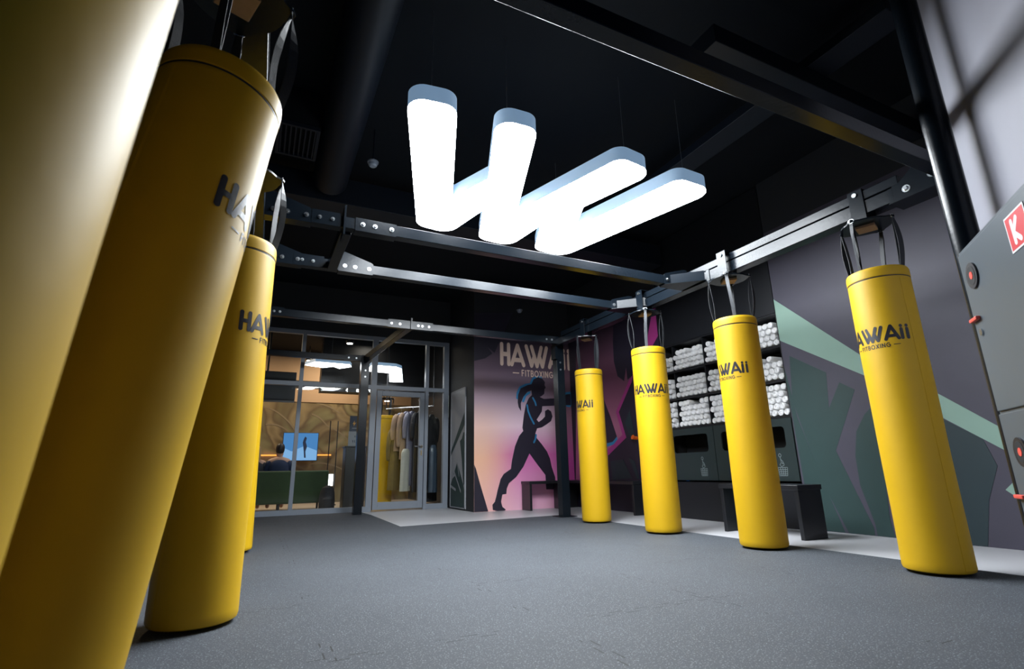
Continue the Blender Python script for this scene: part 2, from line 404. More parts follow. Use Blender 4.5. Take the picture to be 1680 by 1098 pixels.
def fillet(pts, radii, n=8):
    out = []; k = len(pts)
    for i, (p, r) in enumerate(zip(pts, radii)):
        if r <= 0: out.append(p); continue
        p = Vector(p); a = Vector(pts[i-1])-p; b_ = Vector(pts[(i+1) % k])-p
        la, lb = a.length, b_.length; a.normalize(); b_.normalize()
        half = math.acos(max(-1, min(1, a.dot(b_))))/2
        t = min(r/math.tan(half), la*.49, lb*.49); rr = t*math.tan(half)
        c = p + (a+b_).normalized()*(rr/math.sin(half))
        s0 = p+a*t-c; s1 = p+b_*t-c
        a0 = math.atan2(s0.y, s0.x); a1 = math.atan2(s1.y, s1.x); d = (a1-a0+PI) % (2*PI)-PI
        out += [(c.x+rr*math.cos(a0+d*j/n), c.y+rr*math.sin(a0+d*j/n)) for j in range(n+1)]
    return out
ART = {
 'body': [(5.03,2.174),(4.875,2.197),(4.802,2.131),(4.728,1.983),(4.681,1.778),(4.643,1.535),(4.659,1.475),(4.566,1.374),(4.472,1.177),(4.4,0.906),(4.375,0.753),(4.222,0.661),(4.157,0.569),(4.091,0.367),(4.068,0.276),(4.034,0.168),(3.983,0.115),(3.991,0.025),(4.107,-0.002),(4.224,-0.004),(4.254,0.02),(4.183,0.07),(4.159,0.162),(4.187,0.29),(4.268,0.298),(4.282,0.398),(4.327,0.49),(4.481,0.599),(4.64,0.788),(4.783,1.04),(4.958,0.822),(5.126,0.624),(5.133,0.353),(5.332,0.346),(5.343,0.58),(5.272,0.779),(5.241,0.938),(5.177,1.078),(5.065,1.218),(4.953,1.338),(4.924,1.418),(4.969,1.528),(5.078,1.55),(5.199,1.618),(5.292,1.678),(5.335,1.775),(5.306,1.878),(5.235,1.918),(5.167,1.882),(5.162,1.77),(5.093,1.706),(5.011,1.655),(4.966,1.703),(5.03,1.787),(5.09,1.872),(5.104,1.976),(5.384,1.999),(5.582,2.027),(5.681,2.018),(5.782,2.021),(5.861,2.08),(5.873,2.198),(5.795,2.259),(5.693,2.246),(5.615,2.195),(5.564,2.163),(5.293,2.139),(5.148,2.124)],
 'head': [(4.875,2.197),(4.868,2.28),(4.877,2.428),(4.923,2.519),(5.02,2.568),(5.125,2.548),(5.186,2.475),(5.173,2.414),(5.2,2.36),(5.17,2.329),(5.161,2.231),(5.092,2.181),(5.044,2.162)],
 'tail': [(4.92,2.43),(4.777,2.393),(4.622,2.318),(4.563,2.183),(4.551,2.038),(4.571,1.937),(4.619,1.865),(4.619,2.02),(4.677,2.146),(4.773,2.255),(4.906,2.303)],
 'tri1': [(3.608,0.876),(3.657,0.764),(3.747,0.469),(3.9,0.0),(3.609,-0.028)],
 'tri2': [(3.607,3.45),(4.011,2.989),(3.855,2.877),(3.607,2.804)],
 'tri3': [(3.607,3.791),(4.485,3.894),(4.056,3.005),(3.607,3.323)],
 'blue': [[(4.861,2.364),(4.869,2.457),(4.924,2.541),(5.03,2.581),(5.107,2.569)],[(4.863,2.414),(4.74,2.395),(4.613,2.334),(4.555,2.224),(4.543,2.12)],[(4.891,2.135),(4.94,2.053),(4.957,1.992)],[(4.756,1.984),(4.776,1.862),(4.827,1.741),(4.898,1.62)],[(4.937,1.394),(4.92,1.318),(4.886,1.254)],[(4.82,2.244),(4.725,2.182),(4.675,2.064)],[(5.58,2.177),(5.664,2.258),(5.786,2.281),(5.885,2.233),(5.899,2.134),(5.863,2.042),(5.755,2.003),(5.681,2.018)]],
 'band': [(4.268,2.856),(4.208,2.787),(3.245,1.821),(2.633,1.335),(2.266,1.013),(2.06,0.822),(2.063,0.627),(2.259,0.805),(2.631,1.1),(3.28,1.634),(4.197,2.233),(4.25,2.278)],
 'ga': [(4.119,2.028),(3.7,1.745),(3.739,1.338),(3.57,1.611),(3.419,1.506),(3.575,1.198),(3.746,0.869),(3.486,0.077),(3.493,-0.023),(3.736,-0.054),(3.931,0.441),(4.086,1.074),(4.173,1.491)],
 'gb': [(4.22,1.955),(4.178,1.611),(4.145,1.281),(3.938,0.481),(3.777,-0.063),(4.174,-0.103),(4.19,0.49)],
 'gc': [(3.233,1.344),(3.367,1.23),(3.484,1.059),(3.542,0.804),(3.548,0.5),(3.467,0.114),(3.464,-0.02),(3.294,-0.003),(3.315,0.173)],
 'gd': [(2.694,1.138),(2.634,1.091),(2.4,0.915),(2.344,0.682),(2.463,0.394),(2.578,-0.116),(2.956,-0.167)],
 'ge': [(2.33,0.482),(2.238,0.573),(2.181,0.432),(2.196,0.359)],
 'mauve': [(8.856,3.716),(7.555,3.479),(7.633,3.055),(7.649,2.659),(7.568,2.36),(7.362,2.222),(7.166,2.292),(7.616,1.71),(7.442,1.245),(8.015,0.973),(8.071,0.471),(9.16,0.458)],
 'magenta': [(7.138,2.304),(7.254,2.222),(7.688,1.718),(7.543,1.301),(8.023,1.059),(8.105,0.966),(7.999,0.963),(7.442,1.245),(7.605,1.709),(7.178,2.193)],
 'dtri': [(8.204,2.32),(8.039,2.005),(7.854,1.631),(7.711,1.279),(7.818,1.184),(8.051,1.18),(8.322,1.212)],
 'blue2': [(8.084,1.158),(8.034,1.176),(7.846,1.193),(7.711,1.279),(7.695,1.227),(7.823,1.144),(8.09,1.103)],
 'spike': [(7.391,2.21),(7.305,2.47),(7.284,2.193)],
 'mag2': [(6.471,3.332),(6.306,3.316),(6.314,2.927),(6.416,2.837),(6.554,2.712),(6.72,2.749),(6.629,2.964)],
 'teal': [[(7.29,1.708),(7.214,1.279),(7.302,1.188),(7.45,1.492)],[(7.942,0.853),(7.577,0.877),(7.38,0.557),(7.922,0.522)],[(7.415,0.905),(7.269,0.837),(7.179,0.558),(7.231,0.542)]],
}
# ================================================================ ROOM SHELL
CEIL = 4.45
struct(B('floor', (-3.2, -2.6, -.1), (5.8, 10.7, 0), M['tile']))
struct(B('ceiling', (-3.2, -2.6, CEIL), (6.2, 10.75, CEIL+.1), M['ceil']))
struct(B('wall_left', (-3.3, -2.6, 0), (-3.2, 10.7, CEIL), M['black_wall']))
# printed wall on the right: violet base, mint band, teal shapes; black paint above the print
def wall_art(name, base, items, fn, mats, back):
    mb = MB(); base(mb)
    for k, (poly, mi) in enumerate(items):
        mb.cur = mi; mb.prism(poly, .0006*(k+1), -.004, fn)
    return struct(mb.build(name, mats, smooth=False))
rx = lambda u, v, h: (5.8-h, u, v)
def clip(poly, ax, lim, keep_less):
    out = []
    for i in range(len(poly)):
        p, q = poly[i-1], poly[i]
        ip = (p[ax] <= lim) == keep_less; iq = (q[ax] <= lim) == keep_less
        if ip != iq:
            t = (lim-p[ax])/(q[ax]-p[ax]); out.append((p[0]+(q[0]-p[0])*t, p[1]+(q[1]-p[1])*t))
        if iq: out.append(q)
    return out
def z0(p): return clip(p, 1, .004, False)
gw = [('gb', 3), ('ga', 3), ('gc', 3), ('gd', 4), ('band', 2), ('ge', 2)]
items = [([(1.5, 3.72), (4.215, 3.72), (4.215, CEIL), (1.5, CEIL)], 1)] + [(clip(clip(z0(ART[k]), 0, 4.214, True), 0, 1.8, False), i) for k, i in gw]
wall_art('wall_right', lambda mb: mb.box((5.8, 1.5, 0), (6.1, 4.215, CEIL)), items, rx,
         [M['purple'], M['black_wall'], M['mint'], M['teal'], M['teal_dim']], None)
items = [([(6.405, 3.5), (9.2, 3.5), (9.2, CEIL), (6.405, CEIL)], 1)] + [(clip(clip(z0(ART[k]), 0, 9.19, True), 0, 6.41, False), i) for k, i in
         [('mauve', 2), ('dtri', 5), ('spike', 2), ('magenta', 3), ('blue2', 4), ('mag2', 3)]] + [(clip(z0(t), 0, 6.41, False), 6) for t in ART['teal']]
wall_art('wall_right_back', lambda mb: mb.box((5.8, 6.405, 0), (6.1, 9.5, CEIL)), [i for i in items if len(i[0]) > 2], rx,
         [M['silhouette'], M['black_wall'], M['mauve'], M['magenta'], M['blueprint'], M['silhouette'], M['teal_dim']], None)
struct(B('wall_behind_shelving', (6.2, 4.2, 0), (6.3, 6.42, CEIL), M['black_wall']))
# mural wall at the back
by = lambda u, v, h: (u, 9.2-h, v)
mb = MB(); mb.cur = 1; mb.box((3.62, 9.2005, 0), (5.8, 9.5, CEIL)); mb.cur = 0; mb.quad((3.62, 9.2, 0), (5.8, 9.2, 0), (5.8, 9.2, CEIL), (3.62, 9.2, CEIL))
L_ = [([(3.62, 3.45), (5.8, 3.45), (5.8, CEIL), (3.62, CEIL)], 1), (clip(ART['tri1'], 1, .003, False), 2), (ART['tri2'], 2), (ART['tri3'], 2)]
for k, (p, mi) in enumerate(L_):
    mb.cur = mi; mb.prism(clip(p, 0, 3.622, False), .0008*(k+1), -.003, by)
mb.cur = 3; k = 6
for line in ART['blue']:
    ribbon(mb, [(min(u, 5.78), v) for u, v in line], .05, lambda u, v: by(u, v, .003), .2)
mb.cur = 2
for key in ('tail', 'body', 'head'):
    mb.prism(clip(clip(ART[key], 0, 5.79, True), 1, .004, False), .002+.0007*k, -.003, by); k += 1
mb.cur = 3
for i in (2, 3, 4):
    ribbon(mb, ART['blue'][i], .035, lambda u, v: by(u, v, .012), .2)
ribbon(mb, ART['blue'][0], .035, lambda u, v: by(u, v, .0015), .2)
mb.cur = 4
brand(mb, .40, lambda u, v: by(u+5.02, v+2.80, .006), .3, .84)
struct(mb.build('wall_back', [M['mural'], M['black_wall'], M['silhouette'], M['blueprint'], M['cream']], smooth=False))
struct(B('wall_niche_side', (3.62, 9.5, 0), (3.92, 10.7, CEIL), M['black_wall']))
struct(B('wall_above_glass', (-3.2, 10.66, 3.50), (3.62, 10.78, CEIL), M['black_wall']))
# angled wall on the right, nearer than the print
dx, dy = -.777, -.63
nx, ny = -.63, .777
mb = MB(); c0 = Vector((3.46, 1.254))
mb.prism([(0, 0), (1.22, 0), (1.22, -.25), (0, -.25)], 0, CEIL, lambda s, n, h: (c0.x+dx*s+nx*n, c0.y+dy*s+ny*n, h))
struct(mb.build('wall_right_front', M['plaster'], smooth=False))
struct(MB().prism([(3.462, 1.2535), (6.0, 1.62), (6.0, 1.35), (3.6, 1.0)], 0, CEIL, lambda x, y, h: (x, y, h)).build('wall_return', M['plaster'], smooth=False))

# rubber mat
mt = MB().prism([(-3.19, -2.5), (4.46, -2.5), (4.46, .9), (3.62, .9), (2.75, .24), (2.49, .49), (3.45, 1.27), (4.46, 1.42), (4.46, 7.60), (1.83, 7.38), (1.88, 9.76), (1.84, 10.6), (-3.19, 10.6)], 0.0, .012, lambda x, y, h: (x, y, h))
tag(mt.build('rubber_mat', M['rubber'], smooth=False), 'dark grey speckled rubber mat covering the gym floor', 'mat')

# ================================================================ GLASS FRONT (window wall and door)
Yg = 10.7
def frame(name, x0, x1, z0_, z1_, parent=None, d=.05): return B(name, (x0, Yg-d, z0_), (x1, Yg+d, z1_), M['alu'], parent, .004)
wn = 0
xs = [-3.1, -1.55, -.45, .60, 1.99]
mb = MB()
for a in xs[1:-1]: mb.box((a-.035, Yg-.05, .0), (a+.035, Yg+.05, 3.50))
mb.box((1.94, Yg-.05, 0), (2.05, Yg+.05, 3.50)); mb.box((3.08, Yg-.05, 0), (3.15, Yg+.05, 3.50)); mb.box((3.49, Yg-.05, 0), (3.60, Yg+.05, 3.50))
mb.box((-3.19, Yg-.05, 0), (-3.12, Yg+.05, 3.5))
for z_, h_ in ((0, .10), (2.39, .08), (3.42, .08)):
    mb.box((-3.19, Yg-.045, z_), (1.99, Yg+.045, z_+h_)); 
    if z_ > 0: mb.box((1.99, Yg-.045, z_), (3.55, Yg+.045, z_+h_))
mb.box((3.10, Yg-.045, 0), (3.55, Yg+.045, .10))
struct(mb.build('trim_1', M['alu'], smooth=False))
panes = [(-3.1, -1.6, .10, 2.39), (-1.5, -.5, .10, 2.39), (-.4, .56, .10, 2.39), (.64, 1.94, .10, 2.39), (3.16, 3.48, .10, 2.39),
         (-3.1, -1.6, 2.47, 3.42), (-1.5, -.5, 2.47, 3.42), (-.4, .56, 2.47, 3.42), (.64, 1.94, 2.47, 3.42), (2.05, 3.08, 2.47, 3.42), (3.16, 3.48, 2.47, 3.42)]
for i, (a, b_, c_, d_) in enumerate(panes):
    q = MB(); q.quad((a-.02, Yg, c_-.02), (b_+.02, Yg, c_-.02), (b_+.02, Yg, d_+.02), (a-.02, Yg, d_+.02))
    struct(q.build('window_%d' % (i+1), M['glass'], smooth=False))
dr = MB()
dr.box((2.07, Yg-.04, .03), (2.17, Yg+.04, 2.36)); dr.box((2.97, Yg-.04, .03), (3.07, Yg+.04, 2.36))
dr.box((2.17, Yg-.04, .03), (2.97, Yg+.04, .17)); dr.box((2.17, Yg-.04, 2.26), (2.97, Yg+.04, 2.36))
door = struct(dr.build('door_1', M['alu'], bevel=.004, smooth=False))
q = MB(); q.quad((2.15, Yg, .15), (2.99, Yg, .15), (2.99, Yg, 2.28), (2.15, Yg, 2.28)); q.build('door_glass', M['glass'], door, smooth=False)
hd = MB(); hd.tube([(3.02, Yg-.04, 1.24), (3.02, Yg-.09, 1.24), (2.99, Yg-.1, 1.24), (2.87, Yg-.1, 1.24)], .011, 10)
hd.build('door_handle', M['chrome'], door)
MB().lathe([(.028, 0), (.028, .01)], seg=20).build('handle_rose', M['chrome'], door, loc=(3.02, Yg-.045, 1.24)).rotation_euler = (PI/2, 0, 0)
B('lock_plate', (3.005, Yg-.048, 1.06), (3.035, Yg-.04, 1.16), M['chrome'], door)

# leaf poster panel on the niche side wall
px_ = 3.605
pn = empty('leaf_panel', (3.62, 10.05, 0), 'narrow grey panel with leaf drawing in black niche beside the glass door', 'panel')
pb = MB().box((-.02, -.43, .03), (-.001, .43, 2.36)); pb.build('backing', M['poster_grey'], pn)
pf = MB()
for a, b_ in (((-.43, .03), (-.41, 2.36)), ((.41, .03), (.43, 2.36)), ((-.43, .03), (.43, .05)), ((-.43, 2.34), (.43, 2.36))):
    pf.box((-.028, a[0], a[1]), (-.0195, b_[0], b_[1]))
pf.build('frame', M['poster_grey'], pn)
art_ = MB()
def pz(u, v, h): return (-.021-h, .41-.82*u, .05+2.29*v)
for k, pl in enumerate([[(0, .47), (1, .80), (1, .69), (0, .43)], [(.66, .55), (.8, .57), (.9, .62), (1, .62), (1, .2), (.92, .18), (.80, .40)], [(0, .0), (1, .0), (1, .12), (.9, .19), (.48, .37), (0, .18)]]):
    art_.prism(pl, .0004*(k+1), 0, pz)
art_.build('leaf_print', M['teal'], pn, smooth=False)
lt = MB()
for l in ([(.25, .30), (.74, .13)], [(.02, .17), (.38, .14)], [(.5, .36), (.62, .26)], [(.1, .24), (.34, .27)]):
    ribbon(lt, l, .022, lambda u, v: pz(u, v, .0022), .3)
lt.build('leaf_veins', M['poster_grey'], pn, smooth=False)

# ================================================================ LIGHT SCULPTURE
LZ = 3.35
LK = 1.206   # overall size of the sculpture
out = [(.595, 2.62), (.905, 2.585), (1.24, 3.64), (1.40, 3.26), (1.165, 2.585), (1.465, 2.575), (1.83, 3.64), (2.17, 2.61), (2.53, 2.66), (2.315, 3.325), (2.47, 3.70), (2.765, 2.65), (3.165, 2.67),
       (2.70, 4.30), (2.34, 4.27), (2.146, 3.77), (2.07, 4.29), (1.72, 4.26), (1.548, 3.718), (1.42, 4.26), (1.10, 4.22)]
rad = [.1, .1, 0, 0, .1, .1, 0, .1, .12, 0, 0, .1, .12, .16, .13, 0, .14, .14, 0, .14, .14]
ol = fillet([(x*LK, y*LK) for x, y in out], [q*LK for q in rad])
lamp = empty('logo_pendant_lamp', (2.27, 4.1, LZ), 'large glowing white zigzag pendant lamp hanging from the black ceiling', 'lamp')
o = lambda x, y, h: (x-2.27, y-4.1, h)
MB().prism(ol, 0, .012, o).build('diffuser', M['lamp_face'], lamp, smooth=False)
MB().prism(ol, .0121, .145, o).build('housing', M['lamp_side'], lamp, smooth=True)
for x, y in ((.8, 2.8), (1.3, 4.0), (1.35, 2.8), (1.9, 4.05), (2.35, 2.78), (2.97, 2.8), (2.5, 4.05)):
    MB().tube([(x*LK-2.27, y*LK-4.1, .143), (x*LK-2.27, y*LK-4.1, CEIL-LZ)], .0025, 6).build('suspension_cable', M['cable'], lamp)

# ================================================================ STEEL RIG
def rail_z(y): return 2.60 + .021*(y-1.5)
def rail_x(y): return 4.14 + .036*(y-1.5)
rig = empty('steel_rig', (2.0, 4.0, 2.6), 'black bolted steel frame of rails and crossbeams carrying the yellow bags', 'frame')
def R_(name, mb, mt_='steel', bevel=.004): 
    ob = mb.build(name, M[mt_], rig, bevel); ob.location = (-2.0, -4.0, -2.6); return ob
def obar(mb, p, q, w_, h_, zoff=0):
    """box bar from p to q (bottom centre line)"""
    p, q = Vector(p), Vector(q); d = (q-p).normalized(); s = Vector((d.y, -d.x, 0)).normalized()*w_/2; u = Vector((0, 0, h_))
    P = [p-s, p+s, q+s, q-s]; P = P+[v+u for v in P]
    n = len(mb.v); mb.v += [tuple(v) for v in P]
    for f in ((0,3,2,1),(4,5,6,7),(0,1,5,4),(1,2,6,5),(2,3,7,6),(3,0,4,7)): mb.f.append(tuple(n+i for i in f)); mb.mi.append(mb.cur)
mb = MB(); obar(mb, (rail_x(1.5), 1.5, rail_z(1.5)), (rail_x(7.2), 7.2, rail_z(7.2)), .12, .11); R_('bag_rail', mb)
mb = MB(); obar(mb, (rail_x(1.82), 1.82, rail_z(1.82)+.120), (rail_x(7.0), 7.0, rail_z(7.0)+.120), .12, .075); R_('upper_rail', mb)
LX = -.2
mb = MB(); obar(mb, (LX, -.2, 2.58), (LX, 7.2, 2.72), .12, .11); R_('bag_rail', mb)
mb = MB(); obar(mb, (LX, -.2, 2.694), (LX, 7.0, 2.832), .10, .08); R_('upper_rail', mb)
def bz(y): return rail_z(y)+.02
cb = {}
for y in (1.55, 4.10, 5.12, 7.15):
    mb = MB(); z_ = bz(y) + (.03 if y < 2 else 0)
    obar(mb, (LX+.06, y, z_), (rail_x(y)-.06, y, z_), .09, .10); cb[y] = z_; R_('crossbeam', mb)
mb = MB(); obar(mb, (1.80, 7.20, 2.74), (1.68, 9.95, 2.80), .10, .10); R_('crossbeam', mb)
mb = MB(); obar(mb, (-3.0, 9.98, 2.80), (1.62, 9.98, 2.80), .10, .10); R_('crossbeam', mb)
mb = MB(); obar(mb, (.48, 4.15, 2.66), (.48, 5.07, 2.68), .09, .10); R_('crossbeam', mb)
# posts
mb = MB().box((1.60, 9.91, .012), (1.75, 10.06, 2.92)); R_('post', mb)
mb = MB().box((4.325, 7.24, .012), (4.465, 7.38, 2.86)); R_('post', mb)
mb = MB().box((4.25, 7.17, .012), (4.54, 7.45, .024)); R_('foot_plate', mb)
mb = MB().box((-.27, 7.1, .012), (-.13, 7.24, 2.72)); R_('post', mb)
# wedge gussets and splice plates
def bolt(p, n, r=.016):
    p, n = Vector(p), Vector(n).normalized(); mb = MB(); mb.tube([p, p+n*.006], r*1.25, 12); mb.tube([p+n*.006, p+n*.018], [r*.9, r*.6], 6)
    return R_('bolt', mb, 'bolt', 0)
def gusset(x, y, z_, sx, tall=True):
    """plates closing the corner between a crossbeam (along x) and a rail (along y); sx points from the rail to the beam"""
    mb = MB(); a = .34
    for yy in (y-.052, y+.046):
        mb.prism([(0, -.004), (a, -.004), (a, .104), (a-.02, .12 if tall else .104), (.06, .20 if tall else .106), (0, .20 if tall else .106)], 0, .006, lambda u, v, h: (x+sx*(.06+u), yy+h, z_+v))
    mb.prism([(0, -.34 if sx < 0 else -.052), (0, .05), (a, .05), (a, -.052)], 0, .006, lambda u, v, h: (x+sx*(.06+u), y+v, z_-.010+h))
    if sx < 0: mb.prism([(0, 0), (.26, .26), (.26, .268), (0, .012)], 0, .11, lambda u, v, h: (x+sx*(.32-u), y-.05-v, z_-.004+h))
    R_('gusset_plate', mb, bevel=0)
    for u in (.12, .22, .36):
        bolt((x+sx*u, y-.052, z_+.05), (0, -1, 0))
for y in (4.10, 5.12):
    gusset(rail_x(y), y, cb[y], -1)
gusset(.48, 4.10, cb[4.10], 1, False); gusset(.48, 5.12, cb[5.12], 1); gusset(LX, 4.10, cb[4.10], 1); gusset(LX, 5.12, cb[5.12], 1)
def splice(x0, x1, y, z_, bolts):
    mb = MB().box((x0, y-.054, z_-.006), (x1, y-.0455, z_+.112)); R_('splice_plate', mb, bevel=0)
    for b_ in bolts: bolt((b_, y-.054, z_+.05), (0, -1, 0), .013)
splice(1.48, 1.80, 7.15, cb[7.15], (1.53, 1.65)); splice(1.83, 2.14, 7.15, cb[7.15], (1.92, 1.98, 2.08))
mb = MB().box((1.805, 7.07, cb[7.15]-.015), (1.825, 7.11, cb[7.15]+.15)); R_('splice_flange', mb, bevel=0)
splice(.20, .42, 4.10, cb[4.10]+.001, (.26, .36)); splice(.12, .40, 5.12, cb[5.12]+.001, (.2, .3))
mb = MB().box((.445, 4.02, 2.60), (.46, 4.19, 2.86)); R_('splice_flange', mb, bevel=0)
splice(-.06, .12, 7.15, cb[7.15], (0, .07))
splice(3.98, 4.30, 7.15, cb[7.15], (4.06, 4.16)); splice(1.30, 1.60, 9.98, 2.80, (1.36, 1.5))
mb = MB().box((4.28, 7.20, 2.50), (4.322, 7.34, 2.74)); R_('splice_plate', mb, bevel=0)
for z_ in (2.45, 2.33): bolt((4.39, 7.24, z_), (0, -1, 0), .013)
for z_ in (2.62, 2.5): bolt((1.68, 9.91, z_), (0, -1, 0), .013)
# near right corner of the rig: tapered gusset with two bolts
mb = MB()
z_ = rail_z(1.5)
mb.prism([(0, -.006), (.42, -.006), (.42, .30), (.30, .30), (.04, .118), (0, .118)], 0, .008, lambda u, v, h: (rail_x(1.6)-.066-h, 1.86-u, z_+v))
mb.box((rail_x(1.5)-.07, 1.44, z_-.012), (rail_x(1.5)+.12, 1.9, z_-.004))
R_('gusset_plate', mb, bevel=0)
bolt((rail_x(1.7)-.075, 1.77, z_+.055), (-1, 0, 0), .022); bolt((rail_x(1.6)-.075, 1.60, z_+.085), (-1, 0, 0), .022)
R_('splice_plate', MB().box((rail_x(1.9)-.066, 1.87, z_), (rail_x(1.9)-.0605, 1.90, z_+.115)), bevel=0)
R_('splice_plate', MB().box((rail_x(3.75)-.068, 3.72, rail_z(3.7)-.003), (rail_x(3.75)-.0605, 3.76, rail_z(3.7)+.118)), bevel=0)


# ================================================================ PUNCHING BAGS
def make_bag(x, y, label, phi, lean=(0, 0), ztop=2.13, zbot=.03, R0=.2, rz_plate=20, railz=None, seam=60, group='yellow punching bags hanging from the rig', detail=True, railx=None, twist=.5):
    root = empty('punching_bag', (x, y, 0), label, 'punching bag', group)
    rz_ = railz if railz is not None else rail_z(y)
    hp = rz_-.085
    rnd = random.Random(int(x*100+y*10))
    ph = [rnd.uniform(0, 6.28) for _ in range(4)]
    H_ = ztop-zbot
    def Rz(t, z):   # gentle bulges and the overlap flap of the vinyl
        f = 1 + .006*math.sin(z*3.1+ph[0]) + .004*math.sin(z*7+ph[1]+t)
        return f
    prof = [(R0*.60, 0), (R0*.93, 0), (R0*.975, .006), (R0, .022), (R0, .05)]
    n = 24
    prof += [(R0, .05+(H_-.15)*i/n) for i in range(1, n+1)]
    prof += [(R0*1.0, H_-.088), (R0*.985, H_-.082), (R0*1.012, H_-.076), (R0*1.012, H_-.03), (R0*1.0, H_-.012), (R0*.97, H_-.002), (R0*.93, H_), (R0*.88, H_-.012)]
    body = MB().lathe(prof, seg=96, rfn=Rz).build('bag_body', M['vinyl'], root)
    a = Vector((x, y, zbot)); 
    body.location = (0, 0, zbot)
    top = Vector((0, 0, ztop))
    mm = Matrix.Identity(4)
    if lean != (0, 0):
        ax = Vector((-lean[0], -lean[1], H_)).normalized()      # lean = offset of the foot from the head
        qn = Vector((0, 0, 1)).rotation_difference(ax)
        mm = Matrix.Translation(top) @ qn.to_matrix().to_4x4() @ Matrix.Translation(-top)
        ml = mm @ Matrix.Translation((0, 0, zbot)); body.matrix_local = ml
    MB().lathe([(R0*1.0, H_-.0885), (R0*1.004, H_-.086), (R0*1.004, H_-.081), (R0*.99, H_-.080)], seg=96, cap0=False, cap1=False, rfn=Rz).build('seam_piping', M['black_print'], body)
    # flap edge of the cover
    th = math.atan2(-y, -x)
    if detail:
        sm = MB()
        ts = th+math.radians(phi+seam)
        zs = [.02+(H_-.12)*i/20 for i in range(21)]
        for i in range(20):
            for (ta, ra), (tb, rb) in (((0, 1.0), (.004, 1.014)), ((.004, 1.014), (.62, 1.012)), ((.62, 1.012), (.66, 1.0))):
                kk = 1 if abs(ta-tb) < .1 else 8
                for q in range(kk):
                    t0 = ta+(tb-ta)*q/kk; t1 = ta+(tb-ta)*(q+1)/kk; r0 = ra+(rb-ra)*q/kk; r1 = ra+(rb-ra)*(q+1)/kk
                    P = []
                    for (tt, rr, zz) in ((t0, r0, zs[i]), (t1, r1, zs[i]), (t1, r1, zs[i+1]), (t0, r0, zs[i+1])):
                        tt += ts; f = R0*rr*Rz(tt, zz); P.append((f*math.cos(tt), f*math.sin(tt), zz))
                    sm.poly(P)
        sm.build('cover_flap', M['vinyl'], body)
        lg = MB(); zc = ztop-.557-zbot
        tc_ = th+math.radians(phi)
        def cyl(u, v):
            t = tc_+u/(R0); z_ = zc+v; f = R0*Rz(t, z_)+.0012
            return (f*math.cos(t), f*math.sin(t), z_)
        brand(lg, .095, cyl, .015)
        lg.build('logo', M['black_print'], body)
    # hanger plate with four ears, plywood disc under it
    pl = MB(); pts = []
    for i in range(64):
        t = 2*PI*i/64; e = max(0, math.cos(4*(t))) ** 3; pts.append(((.172+.035*e)*math.cos(t), (.172+.035*e)*math.sin(t)))
    cr, sr = math.cos(math.radians(rz_plate)), math.sin(math.radians(rz_plate))
    rot = lambda u, v, h: (u*cr-v*sr, u*sr+v*cr, hp+h)
    pl.prism(pts, 0, .012, rot).build('hanger_plate', M['steel'], root, smooth=False)
    MB().box((-.065, -.065, -.022), (.065, .065, -.0005), Matrix.Translation((0, 0, hp)) @ Matrix.Rotation(math.radians(rz_plate+20), 4, 'Z')).build('plywood_pad', M['wood'], root, .003)
    # clamp around the rail
    cl = MB(); rh = .205 + rz_
    for sx in (-1, 1): cl.box((sx*.066-.004, -.055, hp+.03), (sx*.066+.004, .055, rh))
    cl.box((-.07, -.055, hp+.026), (.07, .055, hp+.034)); cl.box((-.07, -.055, rh), (.07, .055, rh+.008))
    cl.tube([(0, 0, hp+.01), (0, 0, hp+.03)], .03, 14)
    if railx is not None: off = railx-x
    else: off = 0
    c = cl.build('rail_clamp', M['steel'], root, smooth=False)
    for zz in (rh-.03,):
        [MB().tube([(q*.07, 0, zz), (q*.082, 0, zz)], .018, 12).build('clamp_bolt', M['bolt'], c) for q in (-1, 1)]
    # four webbing straps, each a flat loop from an ear to the rim
    for k in range(4):
        t = math.radians(rz_plate)+k*PI/2
        e = Vector((.193*math.cos(t), .193*math.sin(t), hp+.004))
        d = Vector((-math.sin(t), math.cos(t), 0))
        sw = rnd.uniform(-.10, .10)
        b0 = mm @ Vector((.172*math.cos(t+sw*2), .172*math.sin(t+sw*2), ztop-.04))
        st = MB()
        for side, bul in ((1, rnd.uniform(.01, .035)), (-1, rnd.uniform(-.03, .0))):
            rows = []
            for i in range(13):
                s = i/12
                p = e.lerp(b0, s) + Vector((math.cos(t), math.sin(t), 0))*(bul*math.sin(PI*s))
                if s < .05: p += Vector((0, 0, 0))
                tw = twist*min(1, s*3)*(1 if k % 2 == 0 else .5) + .25*side*math.sin(PI*s)
                dd = d*math.cos(tw)+Vector((math.cos(t), math.sin(t), 0))*math.sin(tw)
                wd = .018 if i > 1 else .014
                nn = Vector((math.cos(t), math.sin(t), 0))*.0018
                rows.append((p-dd*wd-nn, p+dd*wd-nn, p+dd*wd+nn, p-dd*wd+nn))
            for r0, r1 in zip(rows, rows[1:]):
                for q in range(4): st.quad(r0[q], r0[(q+1) % 4], r1[(q+1) % 4], r1[q])
            st.quad(*rows[0]); st.quad(*rows[-1])
        st.build('strap', M['strap'], root)
        rg = MB(); rr = [(e.x+d.x*.022*math.cos(a_)+0*e.x, e.y+d.y*.022*math.cos(a_), e.z+.006+.016*math.sin(a_)) for a_ in [2*PI*i/12 for i in range(13)]]
        rg.tube(rr, .0035, 6, cap=False).build('shackle', M['bolt'], root)
    return root
make_bag(4.16, 2.13, 'yellow punching bag with black logo, nearest on the right beside the grey fire cabinet', -30, rz_plate=0, seam=71, ztop=2.135)
make_bag(4.15, 3.48, 'yellow punching bag second from front on the right, in front of the towel shelves', -46, rz_plate=35, seam=150)
make_bag(4.19, 4.83, 'yellow punching bag with full logo facing out, left edge of the towel shelves', 0, rz_plate=52, seam=170)
